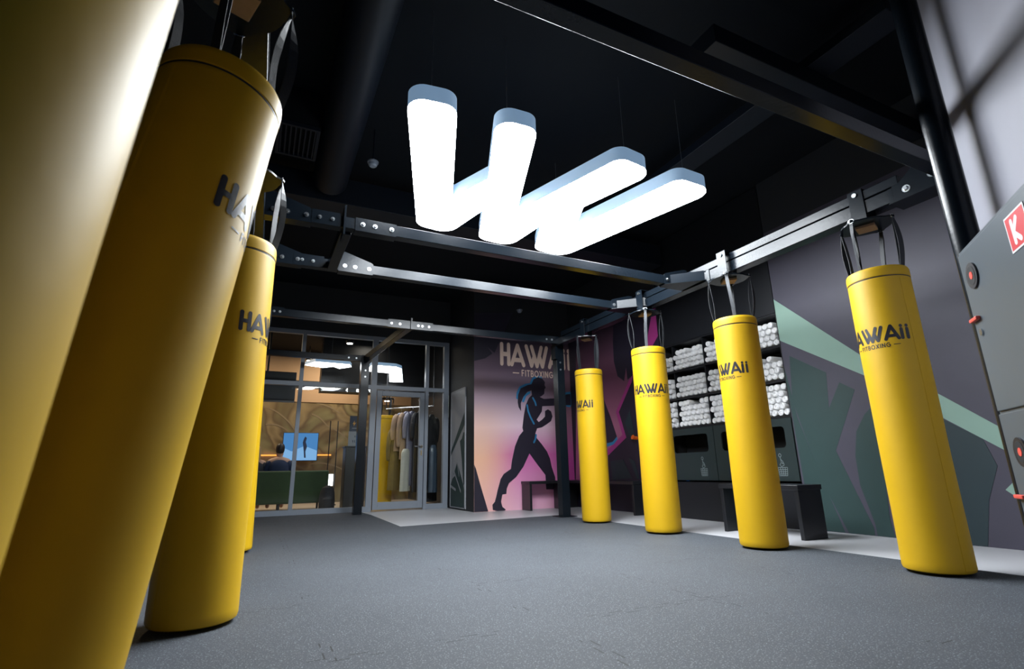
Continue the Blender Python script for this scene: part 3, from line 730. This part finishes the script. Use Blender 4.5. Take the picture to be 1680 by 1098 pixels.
make_bag(4.28, 6.27, 'farthest yellow punching bag on the right, beside the black post and mural', -54, rz_plate=12, seam=170)
make_bag(-.22, 3.24, 'yellow punching bag on the left reaching the floor, logo cut by its right edge', 80, rz_plate=-9, seam=190, twist=.9, railz=2.585, ztop=2.05)
make_bag(-.24, 1.87, 'large leaning yellow punching bag on the left with visible rim and straps', 93, lean=(-.24, -.18), rz_plate=0, seam=190, twist=.9, railz=2.585, ztop=2.075)
make_bag(-.26, .55, 'huge blurred yellow punching bag closest to camera at the left edge', 150, lean=(-.20, 0.10), rz_plate=20, seam=190, railz=2.58)
make_bag(-.235, 5.90, 'yellow punching bag farthest back in the left row, mostly hidden behind another', 200, lean=(.06, 0), rz_plate=20, seam=190, railz=2.70)

# ================================================================ TOWEL SHELVING
U = empty('towel_shelving', (5.8, 5.3, 0), 'tall dark built-in unit with open towel shelves and two towel drop slots', 'shelving')
def U_(name, mb, m_='unit', bevel=0): 
    ob = mb.build(name, M[m_], U, bevel, smooth=False); ob.location = (-5.8, -5.3, 0); return ob
ya, yb = 4.225, 6.395
ycols = [4.235, 4.87, 5.51, 6.15, 6.39]
zrows = [(1.315, 1.735), (1.765, 2.17), (2.20, 2.60)]
cc = MB()
cc.box((5.80, ya, 2.62), (6.18, yb, CEIL-.02)); U_('top_panel', cc, 'unit_black')
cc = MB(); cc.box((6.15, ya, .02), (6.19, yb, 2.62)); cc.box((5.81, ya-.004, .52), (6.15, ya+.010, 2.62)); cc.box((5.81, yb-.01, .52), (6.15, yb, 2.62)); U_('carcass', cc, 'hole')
for z_ in (1.29, 1.737, 2.172, 2.60):
    U_('shelf', MB().box((5.81, ya+.01, z_), (6.15, yb-.01, z_+.026)), 'unit_black')
for y_ in ycols[1:-1]: U_('divider', MB().box((5.83, y_-.008, 1.316), (6.15, y_+.008, 2.60)), 'unit_black')
def plate_hole(y0, y1, z0_, z1_, h):
    """front plate x=5.79..5.81 with a rounded rectangular opening h=(y0,y1,z0,z1)"""
    hole = fillet([(h[0], h[2]), (h[1], h[2]), (h[1], h[3]), (h[0], h[3])], [.05]*4, 6)
    bm = bmesh.new(); lp = []
    for pl_ in ([(y0, z0_), (y1, z0_), (y1, z1_), (y0, z1_)], hole):
        vs = [bm.verts.new((5.79, u, v)) for u, v in pl_]
        lp += [bm.edges.new((vs[i-1], vs[i])) for i in range(len(vs))]
    bmesh.ops.triangle_fill(bm, edges=lp, use_beauty=True)
    r = bmesh.ops.extrude_face_region(bm, geom=bm.faces[:])
    for v in r['geom']:
        if isinstance(v, bmesh.types.BMVert): v.co.x += .02
    bmesh.ops.recalc_face_normals(bm, faces=bm.faces)
    me = bpy.data.meshes.new('front_panel'); bm.to_mesh(me); bm.free(); me.materials.append(M['unit'])
    ob = bpy.data.objects.new('front_panel', me); col.objects.link(ob); ob.parent = U; ob.location = (-5.8, -5.3, 0); return ob
p1 = plate_hole(4.23, 5.455, .535, 1.285, (4.34, 5.33, .93, 1.19))
p2 = plate_hole(5.465, 6.39, .535, 1.285, (5.58, 6.28, .93, 1.19))
U_('base_cabinet', MB().box((5.70, ya, .0), (6.15, yb, .51)), 'unit_black')
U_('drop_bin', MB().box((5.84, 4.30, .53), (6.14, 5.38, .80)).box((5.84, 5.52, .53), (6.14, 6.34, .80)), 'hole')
def icon(parent, yc):
    ic = MB(); f = lambda u, v: (5.7885, yc-u*.8, .73+(v-.73)*.85)
    for l in ([*arc(0, .86, .022, .024, 0, 360, 10)], [(.0, .835), (.01, .76), (-.02, .73)], [(.01, .80), (.04, .77), (.03, .74)], [(-.02, .73), (.0, .70), (.05, .72), (.05, .75), (.02, .75)],
              [(-.06, .69), (.10, .69), (.085, .575), (-.045, .575), (-.06, .69)], [(-.055, .66), (.095, .66)], [(-.05, .63), (.09, .63)], [(-.05, .60), (.088, .60)], [(-.02, .69), (-.01, .575)], [(.02, .69), (.022, .575)], [(.06, .69), (.05, .575)]):
        ribbon(ic, l, .006, f, .3)
    ob = ic.build('drop_sign', M['icon'], parent, smooth=False); return ob
icon(p1, 4.45); icon(p2, 5.72)
# rolled towels
def towel_mesh(seed):
    rr = random.Random(seed); mb = MB(); seg = 18; r = .0425; L2 = .28
    a = [rr.uniform(0, 6.28) for _ in range(3)]
    prof = [(.010, .004), (.020, -.002), (.030, .003), (.037, .0), (.0415, .012), (.043, .05), (.0428, L2)]
    f = lambda t, z: 1+.025*math.sin(2*t+a[0])+.02*math.sin(3*t+a[1])+.015*math.sin(5*t+a[2]+z*20)
    mb.lathe(prof, seg=seg, rfn=f)
    # loose end of the roll as a spiral ridge on the face
    sp_ = [((.010+.028*i/30)*math.cos(i*.42+a[0]), (.010+.028*i/30)*math.sin(i*.42+a[0]), -.001) for i in range(31)]
    mb.tube(sp_, .0032, 5)
    me = mb.build('tmp', M['towel']); d = me.data; bpy.data.objects.remove(me); d.name = 'rolled_towel'; return d
TM = [towel_mesh(i) for i in range(5)]
rown = ['bottom', 'middle', 'top']
coln = ['rightmost', 'second from right', 'third from right', 'leftmost narrow']
for ri, (za, zb) in enumerate(zrows):
    for ci in range(4):
        y0, y1 = ycols[ci]+.012, ycols[ci+1]-.012
        lab = 'rolled white towel on the %s shelf row, %s compartment of the dark unit' % (rown[ri], coln[ci])
        grp = 'rolled towels, %s row, %s compartment' % (rown[ri], coln[ci])
        nmax = int((y1-y0)/.085); pitch = (y1-y0)/nmax
        nrow = 5 if ri == 0 else 4
        for k in range(nrow):
            zc = za + .047 + k*.0785 - .002
            sh = (k % 2)*pitch/2; cnt = nmax - (k % 2)
            for j in range(cnt):
                if k == nrow-1 and random.random() < (.15 if ci != 0 else .40): continue
                o_ = bpy.data.objects.new('rolled_towel', random.choice(TM)); col.objects.link(o_)
                o_.rotation_euler = (random.uniform(0, 6.28), PI/2, 0)
                o_.rotation_mode = 'XYZ'
                o_.matrix_world = Matrix.Translation((5.825+random.uniform(-.012, .012), y0+pitch*(j+.5)+sh, zc+random.uniform(-.003, .003))) @ Matrix.Rotation(random.uniform(-.05, .05), 4, 'Z') @ Matrix.Rotation(PI/2, 4, 'Y') @ Matrix.Rotation(random.uniform(0, 6.28), 4, 'Z') @ Matrix.Diagonal((random.uniform(.94, 1.0), random.uniform(.94, 1.0), 1, 1))
                tag(o_, lab, 'towel', grp)

# ================================================================ BENCHES
def bench(x0, x1, y0, y1, h, label, along='y', legs=(0, 1)):
    r = empty('bench', ((x0+x1)/2, (y0+y1)/2, 0), label, 'bench'); cx, cy_ = (x0+x1)/2, (y0+y1)/2
    MB().box((x0-cx, y0-cy_, h-.05), (x1-cx, y1-cy_, h)).build('seat', M['unit_black'], r, .004)
    t = .045
    for l in legs:
        if along == 'y':
            yy = y0-cy_+.01 if l == 0 else y1-cy_-t-.01
            MB().box((x0-cx+.01, yy, 0), (x1-cx-.01, yy+t, h-.051)).build('leg', M['unit_black'], r, .003)
        else:
            xx = x0-cx+.01 if l == 0 else x1-cx-t-.01
            MB().box((xx, y0-cy_+.01, 0), (xx+t, y1-cy_-.01, h-.051)).build('leg', M['unit_black'], r, .003)
    return r
bench(4.90, 5.27, 3.62, 4.64, .525, 'low black bench standing free behind the second yellow bag from front')
bench(4.56, 5.32, 8.80, 9.15, .52, 'black bench against the pink mural under the boxer silhouette', 'x')
bench(5.40, 5.77, 6.85, 9.14, .52, 'black bench along the dark right wall between the two farthest bags')
# orange hook
MB().tube([(0, 0, 0), (-.05, 0, 0), (-.09, 0, .015)], [.03, .03, .04], 14).build('wall_knob', M['orange'], tag(empty('wall_knob_mount', (5.80, 7.16, 1.22), 'small orange knob on the dark right wall above the bench', 'knob'), None))

# ================================================================ FIRE CABINET (stands off the angled wall)
SC = .66
c1 = Vector((4.63*SC, 1.80*SC))
FC = empty('fire_cabinet', (c1.x, c1.y, .3), 'grey metal fire hose cabinet on the lavender wall at the right edge', 'cabinet')
def cf(s, n, z_): return ((dx*s+nx*n)*SC, (dy*s+ny*n)*SC, .72+(z_-.72)*SC-.3)
def fbox(name, s0, s1, n0, n1, z0_, z1_, m_='cabinet', parent=None, bevel=.004):
    mb = MB().prism([(s0, n0), (s1, n0), (s1, n1), (s0, n1)], z0_, z1_, lambda s, n, h: cf(s, n, h)); return mb.build(name, M[m_], parent or FC, bevel, smooth=False)
fbox('body', 0, 1.25, -.295, -.014, .25, 2.245)
up_ = fbox('door', .012, 1.24, -.012, 0, 1.055, 2.215)
lo_ = fbox('door', .012, 1.24, -.012, 0, .26, 1.035)
def fdisc(name, s, z_, r, n0, n1, m_, parent):
    return MB().tube([cf(s, n0, z_), cf(s, n1, z_)], r, 24).build(name, M[m_], parent)
for s, z_, d_ in ((.20, 2.005, up_), (.235, .775, lo_)):
    fdisc('viewport_ring', s, z_, .062, 0, .012, 'black_print', d_); fdisc('viewport', s, z_, .045, .0121, .014, 'hole', d_)
    fdisc('hose_nozzle', s+.008, z_, .018, .0141, .017, 'redplastic', d_)
for s, z_, d_ in ((.085, 1.71, up_), (.08, .49, lo_)):
    fbox('door_handle', s-.075, s+.06, .001, .03, z_-.013, z_+.013, 'redplastic', d_, .004)
fdisc('lock', .105, 1.61, .016, 0, .01, 'chrome', up_)
sg = empty('hydrant_sign', (c1.x, c1.y, .3), 'red square sign with white letter on the grey fire cabinet door', 'sign')
fbox('sign_plate', .83, 1.09, .001, .004, 1.925, 2.15, 'white', sg, 0)
fbox('red_field', .842, 1.078, .0041, .0052, 1.937, 2.138, 'red', sg, 0)
lt = MB()
for l in text_strokes('K', .13, .1)[0]: ribbon(lt, [(u, v) for u, v in l], .034, lambda u, v: cf(.90+u, .0056, 1.972+v), .3)
lt.build('letter', M['white'], sg, smooth=False)

# vertical pipe
tp = MB().lathe([(.060, 0), (.060, CEIL)], seg=40); tag(tp.build('round_pipe', M['steel'], loc=(3.150, 1.170, 0)), 'thick black vertical pipe rising beside the lit lavender wall', 'pipe')

# ================================================================ CEILING SERVICES
def dbox(name, a, b_, label, cat, m_='duct'):
    o_ = MB().box(a, b_).build(name, M[m_], None, .006); return tag(o_, label, cat)
dbox('cable_tray', (4.02, 1.6, 4.1), (4.30, 6.0, 4.2), 'long black cable tray running away under the ceiling at right', 'cable tray')
dbox('air_duct', (2.9, 2.25, 3.92), (5.79, 2.50, 4.09), 'black rectangular duct crossing under the ceiling at the right', 'duct')
dbox('air_duct', (-3.1, 6.05, 3.95), (5.7, 6.4, 4.3), 'black rectangular duct crossing the room behind the glowing lamp', 'duct')
o_ = MB().tube([(.46, 2.0, 4.15), (.46, 5.9, 4.15)], .2, 28).build('round_duct', M['duct']); tag(o_, 'round black ventilation duct running along the ceiling on the left', 'duct')
vg = empty('vent_grille', (.05, 5.05, 4.0), 'dark slatted square vent grille on the ceiling above the left bags', 'vent')
mb = MB()
for a, b_ in (((-.2, -.28), (.2, -.25)), ((-.2, .25), (.2, .28)), ((-.2, -.25), (-.17, .25)), ((.17, -.25), (.2, .25))): mb.box((a[0], a[1], 0), (b_[0], b_[1], .04))
mb.build('grille_frame', M['duct'], vg)
for i in range(8):
    MB().box((-.165+i*.045, -.25, .005), (-.15+i*.045, .25, .035)).build('slat', M['duct'], vg)
MB().box((-.18, -.26, .045), (.18, .26, .60)).build('vent_box', M['ceil'], vg)
for x, y, z_, lab in ((.83, 5.15, 4.03, 'small round smoke detector under the ceiling left of the lamp'), (4.55, 9.02, 3.9, 'small round smoke detector near the mural wall above the logo')):
    s_ = empty('smoke_detector', (x, y, z_), lab, 'smoke detector')
    MB().lathe([(.03, -.045), (.045, -.03), (.05, 0)], seg=24).build('detector_head', M['alu'], s_)
    MB().lathe([(.06, 0), (.06, .015)], seg=24).build('detector_base', M['alu'], s_)
    MB().tube([(0, 0, .014), (0, 0, CEIL-z_)], .008, 8).build('drop_rod', M['duct'], s_)
# ================================================================ LOBBY BEHIND THE GLASS
struct(B('floor_lobby', (-5, 10.7, -.1), (6, 15.1, 0), M['lobby_floor']))
mb = MB().box((-5, 15, 0), (6, 15.1, 2.62)); mb.cur = 1; mb.box((-5, 14.98, 2.62), (6, 15.1, 3.0)); mb.cur = 2; mb.box((-5, 14.96, 3.0), (6, 15.1, 3.2)); mb.cur = 1; mb.box((-5, 15, 3.2), (6, 15.1, 4.0))
mb.cur = 3
for l in ([(.0, 2.45), (.5, 2.2), (.9, 1.7), (1.1, 1.3)], [(.1, 2.0), (.55, 1.9), (.8, 1.55)], [(1.2, 2.3), (1.6, 2.0), (2.2, 1.6), (2.6, 1.55)], [(1.0, .9), (1.6, 1.0), (2.3, .7)], [(1.3, 2.6), (1.9, 2.35)]):
    pp = []
    for i in range(len(l)-1):
        for k in range(6): t = k/6; pp.append((l[i][0]*(1-t)+l[i+1][0]*t, l[i][1]*(1-t)+l[i+1][1]*t+.05*math.sin(t*PI)))
    ribbon(mb, pp+[l[-1]], .035, lambda u, v: (u, 14.995, v), .3)
struct(mb.build('wall_lobby_back', [M['far_art'], M['beige'], M['lobby_dark'], M['far_line']], smooth=False))
struct(B('wall_lobby_right', (3.9, 10.75, 0), (4.0, 15, 4), M['lobby_dark']))
struct(B('wall_lobby_left', (-5.1, 10.7, 0), (-5, 15, 4), M['beige']))
struct(B('ceiling_lobby', (-5, 10.78, 4.0), (6, 15.1, 4.1), M['ceil']))
tag(B('led_strip', (-1.5, 14.94, 1.205), (1.75, 14.97, 1.235), M['led_orange']), 'thin glowing orange light line across the far lobby wall', 'light strip')
# lobby lamps
def flat_lamp(name, pts, z_, label):
    c = (sum(p[0] for p in pts)/len(pts), sum(p[1] for p in pts)/len(pts)); r = empty(name, (c[0], c[1], z_), label, 'lamp')
    f = lambda x, y, h: (x-c[0], y-c[1], h)
    MB().prism(pts, 0, .01, f).build('diffuser', M['lobby_lamp'], r, smooth=False); MB().prism(pts, .0101, .08, f).build('housing', M['lamp_side'], r, smooth=False)
    MB().tube([(0, 0, .08), (0, 0, 4-z_)], .004, 6).build('suspension_cable', M['cable'], r)
flat_lamp('pendant_lamp', [(.74, 12.25), (.92, 11.8), (1.66, 11.86), (1.73, 12.1), (1.5, 12.4), (1.34, 12.2), (1.15, 12.42)], 3.1, 'flat glowing pendant lamp in the lobby seen above the left panes')
flat_lamp('pendant_lamp', [(1.99, 11.0), (2.52, 11.03), (2.68, 11.2), (3.13, 12.9), (2.80, 12.95), (2.53, 11.78), (1.99, 11.7)], 2.95, 'bent glowing pendant lamp in the lobby seen above the glass door')
for x, y, z_, lab in ((1.55, 11.3, 3.45, 'tiny round ceiling downlight in the upper left pane area'), (.95, 14.2, 3.6, 'round ceiling downlight beside the beige lobby wall'), (2.75, 12.9, 2.45, 'small round downlight behind the top of the glass door')):
    r = empty('downlight', (x, y, z_), lab, 'downlight')
    MB().lathe([(.06, 0), (.06, .01)], seg=20).build('light_disc', M['downlight'], r)
    MB().lathe([(.08, .0101), (.08, .06)], seg=20).build('can', M['duct'], r)
    MB().tube([(0, 0, .06), (0, 0, 4-z_)], .012, 8).build('drop_rod', M['duct'], r)
def parea(name, loc, size, energy, c, rot=(0, 0, 0)):
    l = bpy.data.lights.new(name, 'AREA'); l.energy = energy; l.color = c; l.size = size; l.shape = 'DISK'
    o_ = bpy.data.objects.new(name, l); o_.location = loc; o_.rotation_euler = rot; col.objects.link(o_); return o_
parea('lobby_ceiling_light', (-1.2, 13.4, 3.9), .8, 90, (1, .78, .52)); parea('lobby_ceiling_light', (1.6, 13.9, 3.9), .8, 70, (1, .80, .55)); parea('lobby_ceiling_light', (2.3, 12.6, 3.9), .5, 8, (1, .9, .78))

# sofa seen from behind
sf = empty('sofa', (.1, 12.3, 0), 'dark green sofa seen from behind through the left panes', 'sofa')
MB().box((-1.4, -.40, .15), (1.28, -.24, .80)).build('backrest', M['sofa'], sf, .03, segs=3)
MB().box((-1.38, -.235, .16), (1.26, .40, .42)).build('seat', M['sofa'], sf, .03, segs=3)
for sx in (-1.25, -.35, .35, 1.15):
    for yy in (-.33, .3): MB().box((sx-.02, yy-.02, 0), (sx+.02, yy+.02, .158)).build('leg', M['lobby_dark'], sf)
# people sitting on it, backs to the glass
def person(x, y, label, shirt, hair, long_hair, head_turn=0, sc=1.0):
    r = empty('person', (x, y, 0), label, 'person')
    V = [(0, 0, .52), (0, -.03, .70), (0, -.02, .90), (0, 0, 1.00), (0, .02, 1.09), (0, .04, 1.17), (0, .03, 1.26),
         (.19, -.01, 1.0), (.25, .05, .78), (.15, .26, .66), (.10, .33, .65), (-.19, -.01, 1.0), (-.25, .05, .78), (-.15, .26, .66), (-.10, .33, .65),
         (.11, .04, .50), (.14, .48, .52), (.14, .50, .10), (.14, .62, .05), (-.11, .04, .50), (-.14, .48, .52), (-.14, .50, .10), (-.14, .62, .05)]
    E_ = [(0,1),(1,2),(2,3),(3,4),(4,5),(5,6),(3,7),(7,8),(8,9),(9,10),(3,11),(11,12),(12,13),(13,14),(0,15),(15,16),(16,17),(17,18),(0,19),(19,20),(20,21),(21,22)]
    Rr = [.16, .15, .16, .12, .055, .085, .085, .075, .05, .035, .035, .075, .05, .035, .035, .095, .07, .045, .04, .095, .07, .045, .04]
    me = bpy.data.meshes.new('body'); me.from_pydata([tuple(Vector(v)*sc) for v in V], E_, []); me.update()
    o_ = bpy.data.objects.new('body', me); col.objects.link(o_); o_.parent = r
    s = o_.modifiers.new('skin', 'SKIN'); s.use_smooth_shade = True
    for i, q in enumerate(me.skin_vertices[0].data): q.radius = (Rr[i]*sc, Rr[i]*.8*sc if i < 4 else Rr[i]*sc); q.use_root = (i == 0)
    ss = o_.modifiers.new('sub', 'SUBSURF'); ss.levels = 2; ss.render_levels = 2
    me.materials.append(M['skin'])
    # clothing shell over the torso and the upper arms, trousers, hair
    sh = MB()
    for k, (zz, ax_, ay_) in enumerate([(0, 0, 0)]): pass
    prof = [(.20, .50), (.205, .60), (.20, .75), (.215, .90), (.20, .98), (.13, 1.045), (.075, 1.075)]
    sh.lathe([(a*sc, z_*sc) for a, z_ in prof], seg=24, rfn=lambda t, z_: (1.05*abs(math.cos(t))**2+.72*abs(math.sin(t))**2))
    for sx in (-1, 1):
        sh.tube([tuple(Vector(p)*sc) for p in ((sx*.12, -.01, .985), (sx*.20, -.01, .98), (sx*.255, .03, .80), (sx*.25, .08, .74), (sx*.17, .24, .66))], [.085*sc, .088*sc, .068*sc, .062*sc, .05*sc], 12)
    sh.build('shirt', shirt, r, sub=1)
    tr = MB()
    for sx in (-1, 1): tr.tube([tuple(Vector(p)*sc) for p in ((sx*.09, 0, .53), (sx*.14, .47, .54), (sx*.145, .50, .48), (sx*.14, .50, .12))], [.115*sc, .085*sc, .08*sc, .06*sc], 12)
    tr.build('trousers', M['jeans'], r, sub=1)
    hr = MB()
    prof = [(.02, 1.385), (.06, 1.375), (.09, 1.34), (.102, 1.29), (.10, 1.24), (.09, 1.19), (.07, 1.165)] if not long_hair else [(.02, 1.385), (.065, 1.375), (.095, 1.34), (.108, 1.28), (.11, 1.2), (.115, 1.08), (.12, .95), (.10, .86), (.04, .83)]
    hr.lathe([(a*sc, z_*sc) for a, z_ in prof][::-1], seg=24, c=(0, (.005 if not long_hair else -.045)*sc, 0), rfn=lambda t, z_: (1-.12*abs(math.cos(t)) if not long_hair else 1-.35*abs(math.sin(t))+.03*math.sin(9*t)))
    hr.build('hair', hair, r, sub=1)
    return r
person(.40, 12.33, 'person with short dark hair in navy top sitting on the green sofa', M['navy'], M['hair_dark'], False)
person(-.07, 12.36, 'person with long blond hair sitting at the left on the green sofa', M['blackcloth'], M['hair_blond'], True, sc=.97)
# screens
tv = empty('television', (.94, 14.6, 1.42), 'bright blue television screen on the far lobby wall', 'television')
MB().box((-.43, 0, -.36), (.43, .05, .36)).build('casing', M['lobby_dark'], tv, .005)
sc_ = MB().box((-.415, -.006, -.345), (.415, -.0005, .345)); sc_.cur = 1
sc_.prism([(-.41, -.34), (.41, -.34), (.41, -.10), (.1, .02), (-.2, -.12), (-.41, -.02)], -.0075, -.0062, lambda u, v, h: (u, h, v)); sc_.cur = 2
sc_.prism([(.10, .26), (.14, .22), (.12, .12), (.16, .0), (.13, -.12), (.15, -.28), (.11, -.28), (.09, -.12), (.07, .0), (.05, .1), (.07, .2)], -.009, -.0076, lambda u, v, h: (u, h, v))
sc_.build('screen', [M['screen'], M['screen_pale'], M['screen_dark']], tv, smooth=False)
MB().box((-.3, .051, -.1), (.3, .39, .1)).build('wall_bracket', M['lobby_dark'], tv)
hb = empty('hanging_screen', (-.2, 12.05, 2.58), 'black back of a large screen hanging above the sofa', 'television')
MB().box((-.78, 0, -.31), (.78, .06, .31)).build('casing', M['lobby_dark'], hb, .006)
MB().box((-.78, .0, -.35), (.78, .05, -.312)).build('light_bar', M['pale_board'], hb)
MB().tube([(.2, .03, .31), (.2, .03, 1.42)], .02, 10).build('ceiling_pole', M['duct'], hb)
tag(B('bulkhead_box', (1.19, 13.2, 2.68), (3.89, 13.6, 3.99), M['lobby_dark']), 'black box hanging from the lobby ceiling behind the upper panes', 'bulkhead')
# sign stand
ks = empty('reception_stand', (1.80, 11.45, 0), 'black reception stand behind the glass next to the door', 'stand')
MB().box((-.20, -.2, 0), (.22, .2, 1.25)).build('cabinet_body', M['lobby_dark'], ks, .006)
MB().box((-.22, -.22, 1.2505), (.24, .22, 1.275)).build('countertop', M['lobby_dark'], ks, .003)
bd = empty('notice_board', (1.80, 11.35, 1.276), 'navy and grey notice board standing on the black reception stand', 'sign')
b1 = MB().box((-.14, 0, .305), (.16, .02, .63)).build('navy_panel', M['navy_board'], bd)
lt = MB()
lt.prism([(-.08, .46), (-.04, .53), (-.045, .48), (-.01, .49), (-.06, .41), (-.055, .455)], -.003, 0, lambda u, v, h: (u, h, v))
lt.build('lightning_mark', M['gold'], b1, smooth=False)
lt = MB()
for a, b_, z_ in ((.02, .14, .50), (.02, .14, .46), (-.08, .12, .37)): ribbon(lt, [(a, z_), (b_, z_)], .014, lambda u, v: (u, -.002, v), .5)
lt.build('text_lines', M['pale_board'], b1, smooth=False)
b2 = MB().box((-.15, .0, 0), (.15, .02, .304)).build('grey_panel', M['pale_board'], bd)
lt = MB()
for a, b_, z_, t_ in ((-.02, .12, .20, .03), (-.06, .13, .10, .04)):
    n_ = 5
    for i in range(n_): ribbon(lt, [(a+(b_-a)*i/n_, z_-t_/2), (a+(b_-a)*i/n_, z_+t_/2)], .012, lambda u, v: (u, -.002, v), .5)
lt.build('text_lines', M['navy_board'], b2, smooth=False)
# backpack, lantern, stand rods
bp_ = empty('backpack', (1.32, 11.45, 0), 'black backpack standing on the lobby floor behind the glass', 'backpack')
MB().lathe([(.13, 0), (.15, .04), (.155, .2), (.14, .36), (.10, .46), (.03, .50)], seg=28, rfn=lambda t, z_: 1+.04*math.sin(3*t)).build('pack', M['blackcloth'], bp_)
MB().lathe([(.09, .06), (.10, .09), (.10, .24), (.07, .28)], seg=20, c=(0, -.09, 0)).build('front_pocket', M['blackcloth'], bp_)
MB().tube([(-.04, .0, .48), (-.03, 0, .55), (.03, 0, .55), (.04, 0, .48)], .009, 8).build('carry_handle', M['strap'], bp_)
fl_ = empty('floor_lantern', (1.62, 13.6, 0), 'small lit white lantern on thin black stand on the lobby floor', 'lamp')
MB().box((-.14, -.14, 0), (.14, .14, .02)).build('base', M['lobby_dark'], fl_)
MB().tube([(-.09, 0, .02), (-.09, 0, 2.0)], .012, 8).build('stand_rod', M['lobby_dark'], fl_); MB().tube([(.09, 0, .02), (.09, 0, 2.0)], .012, 8).build('stand_rod', M['lobby_dark'], fl_)
MB().lathe([(.055, .45), (.055, .72)], seg=20).build('lantern_shade', M['led_white'], fl_)
MB().lathe([(.012, .02), (.012, .449)], seg=10).build('lantern_stem', M['lobby_dark'], fl_)
# coat rack and coats
rk = empty('coat_rack', (2.95, 11.5, 0), 'chrome clothes rail packed with coats behind the glass door', 'rack')
MB().tube([(-.42, .42, 2.14), (.44, -.44, 2.14)], .014, 10).build('rail', M['chrome'], rk)
for sx, sy_ in ((-.42, .42), (.44, -.44)):
    MB().tube([(sx, sy_, 2.14), (sx, sy_, 4.0)], .014, 10).build('hanging_rod', M['lobby_dark'], rk)
def garment(x, y, top, length, w_, dep, m_, label, rz, sleeves=True, m2=None, split=.4, slen=.62, cat='coat'):
    r = empty(cat.replace(' ', '_'), (x, y, top), label, cat, rz=rz)
    rnd = random.Random(int(x*1000)); ph = rnd.uniform(0, 6)
    def loft(z0_, z1_, mm_, nm):
        mb = MB(); n = 14; seg = 28; rows = []
        for i in range(n+1):
            s = z0_+(z1_-z0_)*i/n; z_ = -s*length
            if s < .12: a = .06+(w_/2-.06)*math.sin(s/.12*PI/2); b_ = .05+(dep/2-.05)*s/.12
            else: a = w_/2*(1+.12*(s-.12)); b_ = dep/2*(1+.15*(s-.12))
            rows.append([((a*(1+.03*math.sin(5*t+ph)))*math.cos(t), b_*(1+.10*math.sin(7*t+ph+s*2)*s)*math.sin(t), z_) for t in [2*PI*k/seg for k in range(seg)]])
        for ra, rb in zip(rows, rows[1:]):
            for k in range(seg): mb.quad(ra[k], ra[(k+1) % seg], rb[(k+1) % seg], rb[k])
        mb.poly(rows[0]); mb.poly(rows[-1]); return mb.build(nm, mm_, r)
    if m2: loft(0, split, m_, 'yoke'); loft(split, 1, m2, 'skirt')
    else: loft(0, 1, m_, 'garment_body')
    if sleeves:
        for sx in (-1, 1):
            MB().tube([(sx*(w_/2-.05), 0, -.07), (sx*(w_/2+.02), 0, -.14), (sx*(w_/2+.05), .02, -.35), (sx*(w_/2+.04), .03, -slen)], [.06, .07, .06, .05], 12).build('sleeve', m2 or m_, r, sub=1)
    hk = MB(); hk.tube([(0, 0, .0), (0, 0, .05), (.02, 0, .075), (0, 0, .095), (-.02, 0, .08)], .003, 6); hk.tube([(-w_/2+.04, 0, -.07), (0, 0, .0), (w_/2-.04, 0, -.07)], .008, 8); hk.build('hanger', M['chrome'], r)
    return r
rz_ = math.radians(38)
garment(2.76, 11.72, 1.72, 1.36, .42, .22, M['olive'], 'long olive brown coat hanging nearest the yellow bag behind the door', rz_, slen=.75)
garment(2.82, 11.66, 2.03, .85, .40, .12, M['lilac'], 'two-tone lilac and tan jacket hanging in the middle of the rail', rz_, m2=M['tan'], split=.38)
garment(2.92, 11.52, 2.05, 1.05, .40, .12, M['lilac'], 'lilac and tan jacket with long tan sleeves behind the door', rz_, m2=M['tan'], split=.32, slen=.80)
garment(2.86, 11.30, 1.22, .88, .30, .10, M['offwhite'], 'off white trousers hanging low behind the door glass', rz_, sleeves=False, cat='trousers')
garment(3.02, 11.44, 2.05, 1.60, .38, .13, M['lilac'], 'long lilac grey coat at the right of the rail behind the door', rz_)
garment(3.16, 11.30, 2.04, 1.72, .40, .13, M['blackcloth'], 'long black coat hanging at the right end of the rail', rz_)
garment(3.44, 11.2, 1.30, 1.0, .22, .16, M['slate'], 'slate blue garment bag hanging behind the narrow side pane', rz_, sleeves=False, cat='garment bag')
garment(3.50, 11.55, 2.0, 1.9, .40, .14, M['blackcloth'], 'black coat hanging behind the narrow pane right of the door', rz_)
make_bag(2.60, 12.25, 'yellow punching bag standing in the lobby behind the hanging coats', 0, rz_plate=20, railz=2.5, detail=False, ztop=2.02, group='yellow punching bag in the lobby')
ps = empty('notice_poster', (3.895, 11.6, 2.2), 'pale green poster on the lobby wall seen through the narrow pane', 'poster')
MB().box((-.012, -.45, -.25), (-.001, .25, .25)).build('sheet', M['poster_pale'], ps)
mb = MB(); ribbon(mb, arc(0, 0, .08, .08, 0, 360, 16), .012, lambda u, v: (-.0125, u, v), .3); mb.build('round_mark', M['icon'], ps, smooth=False)
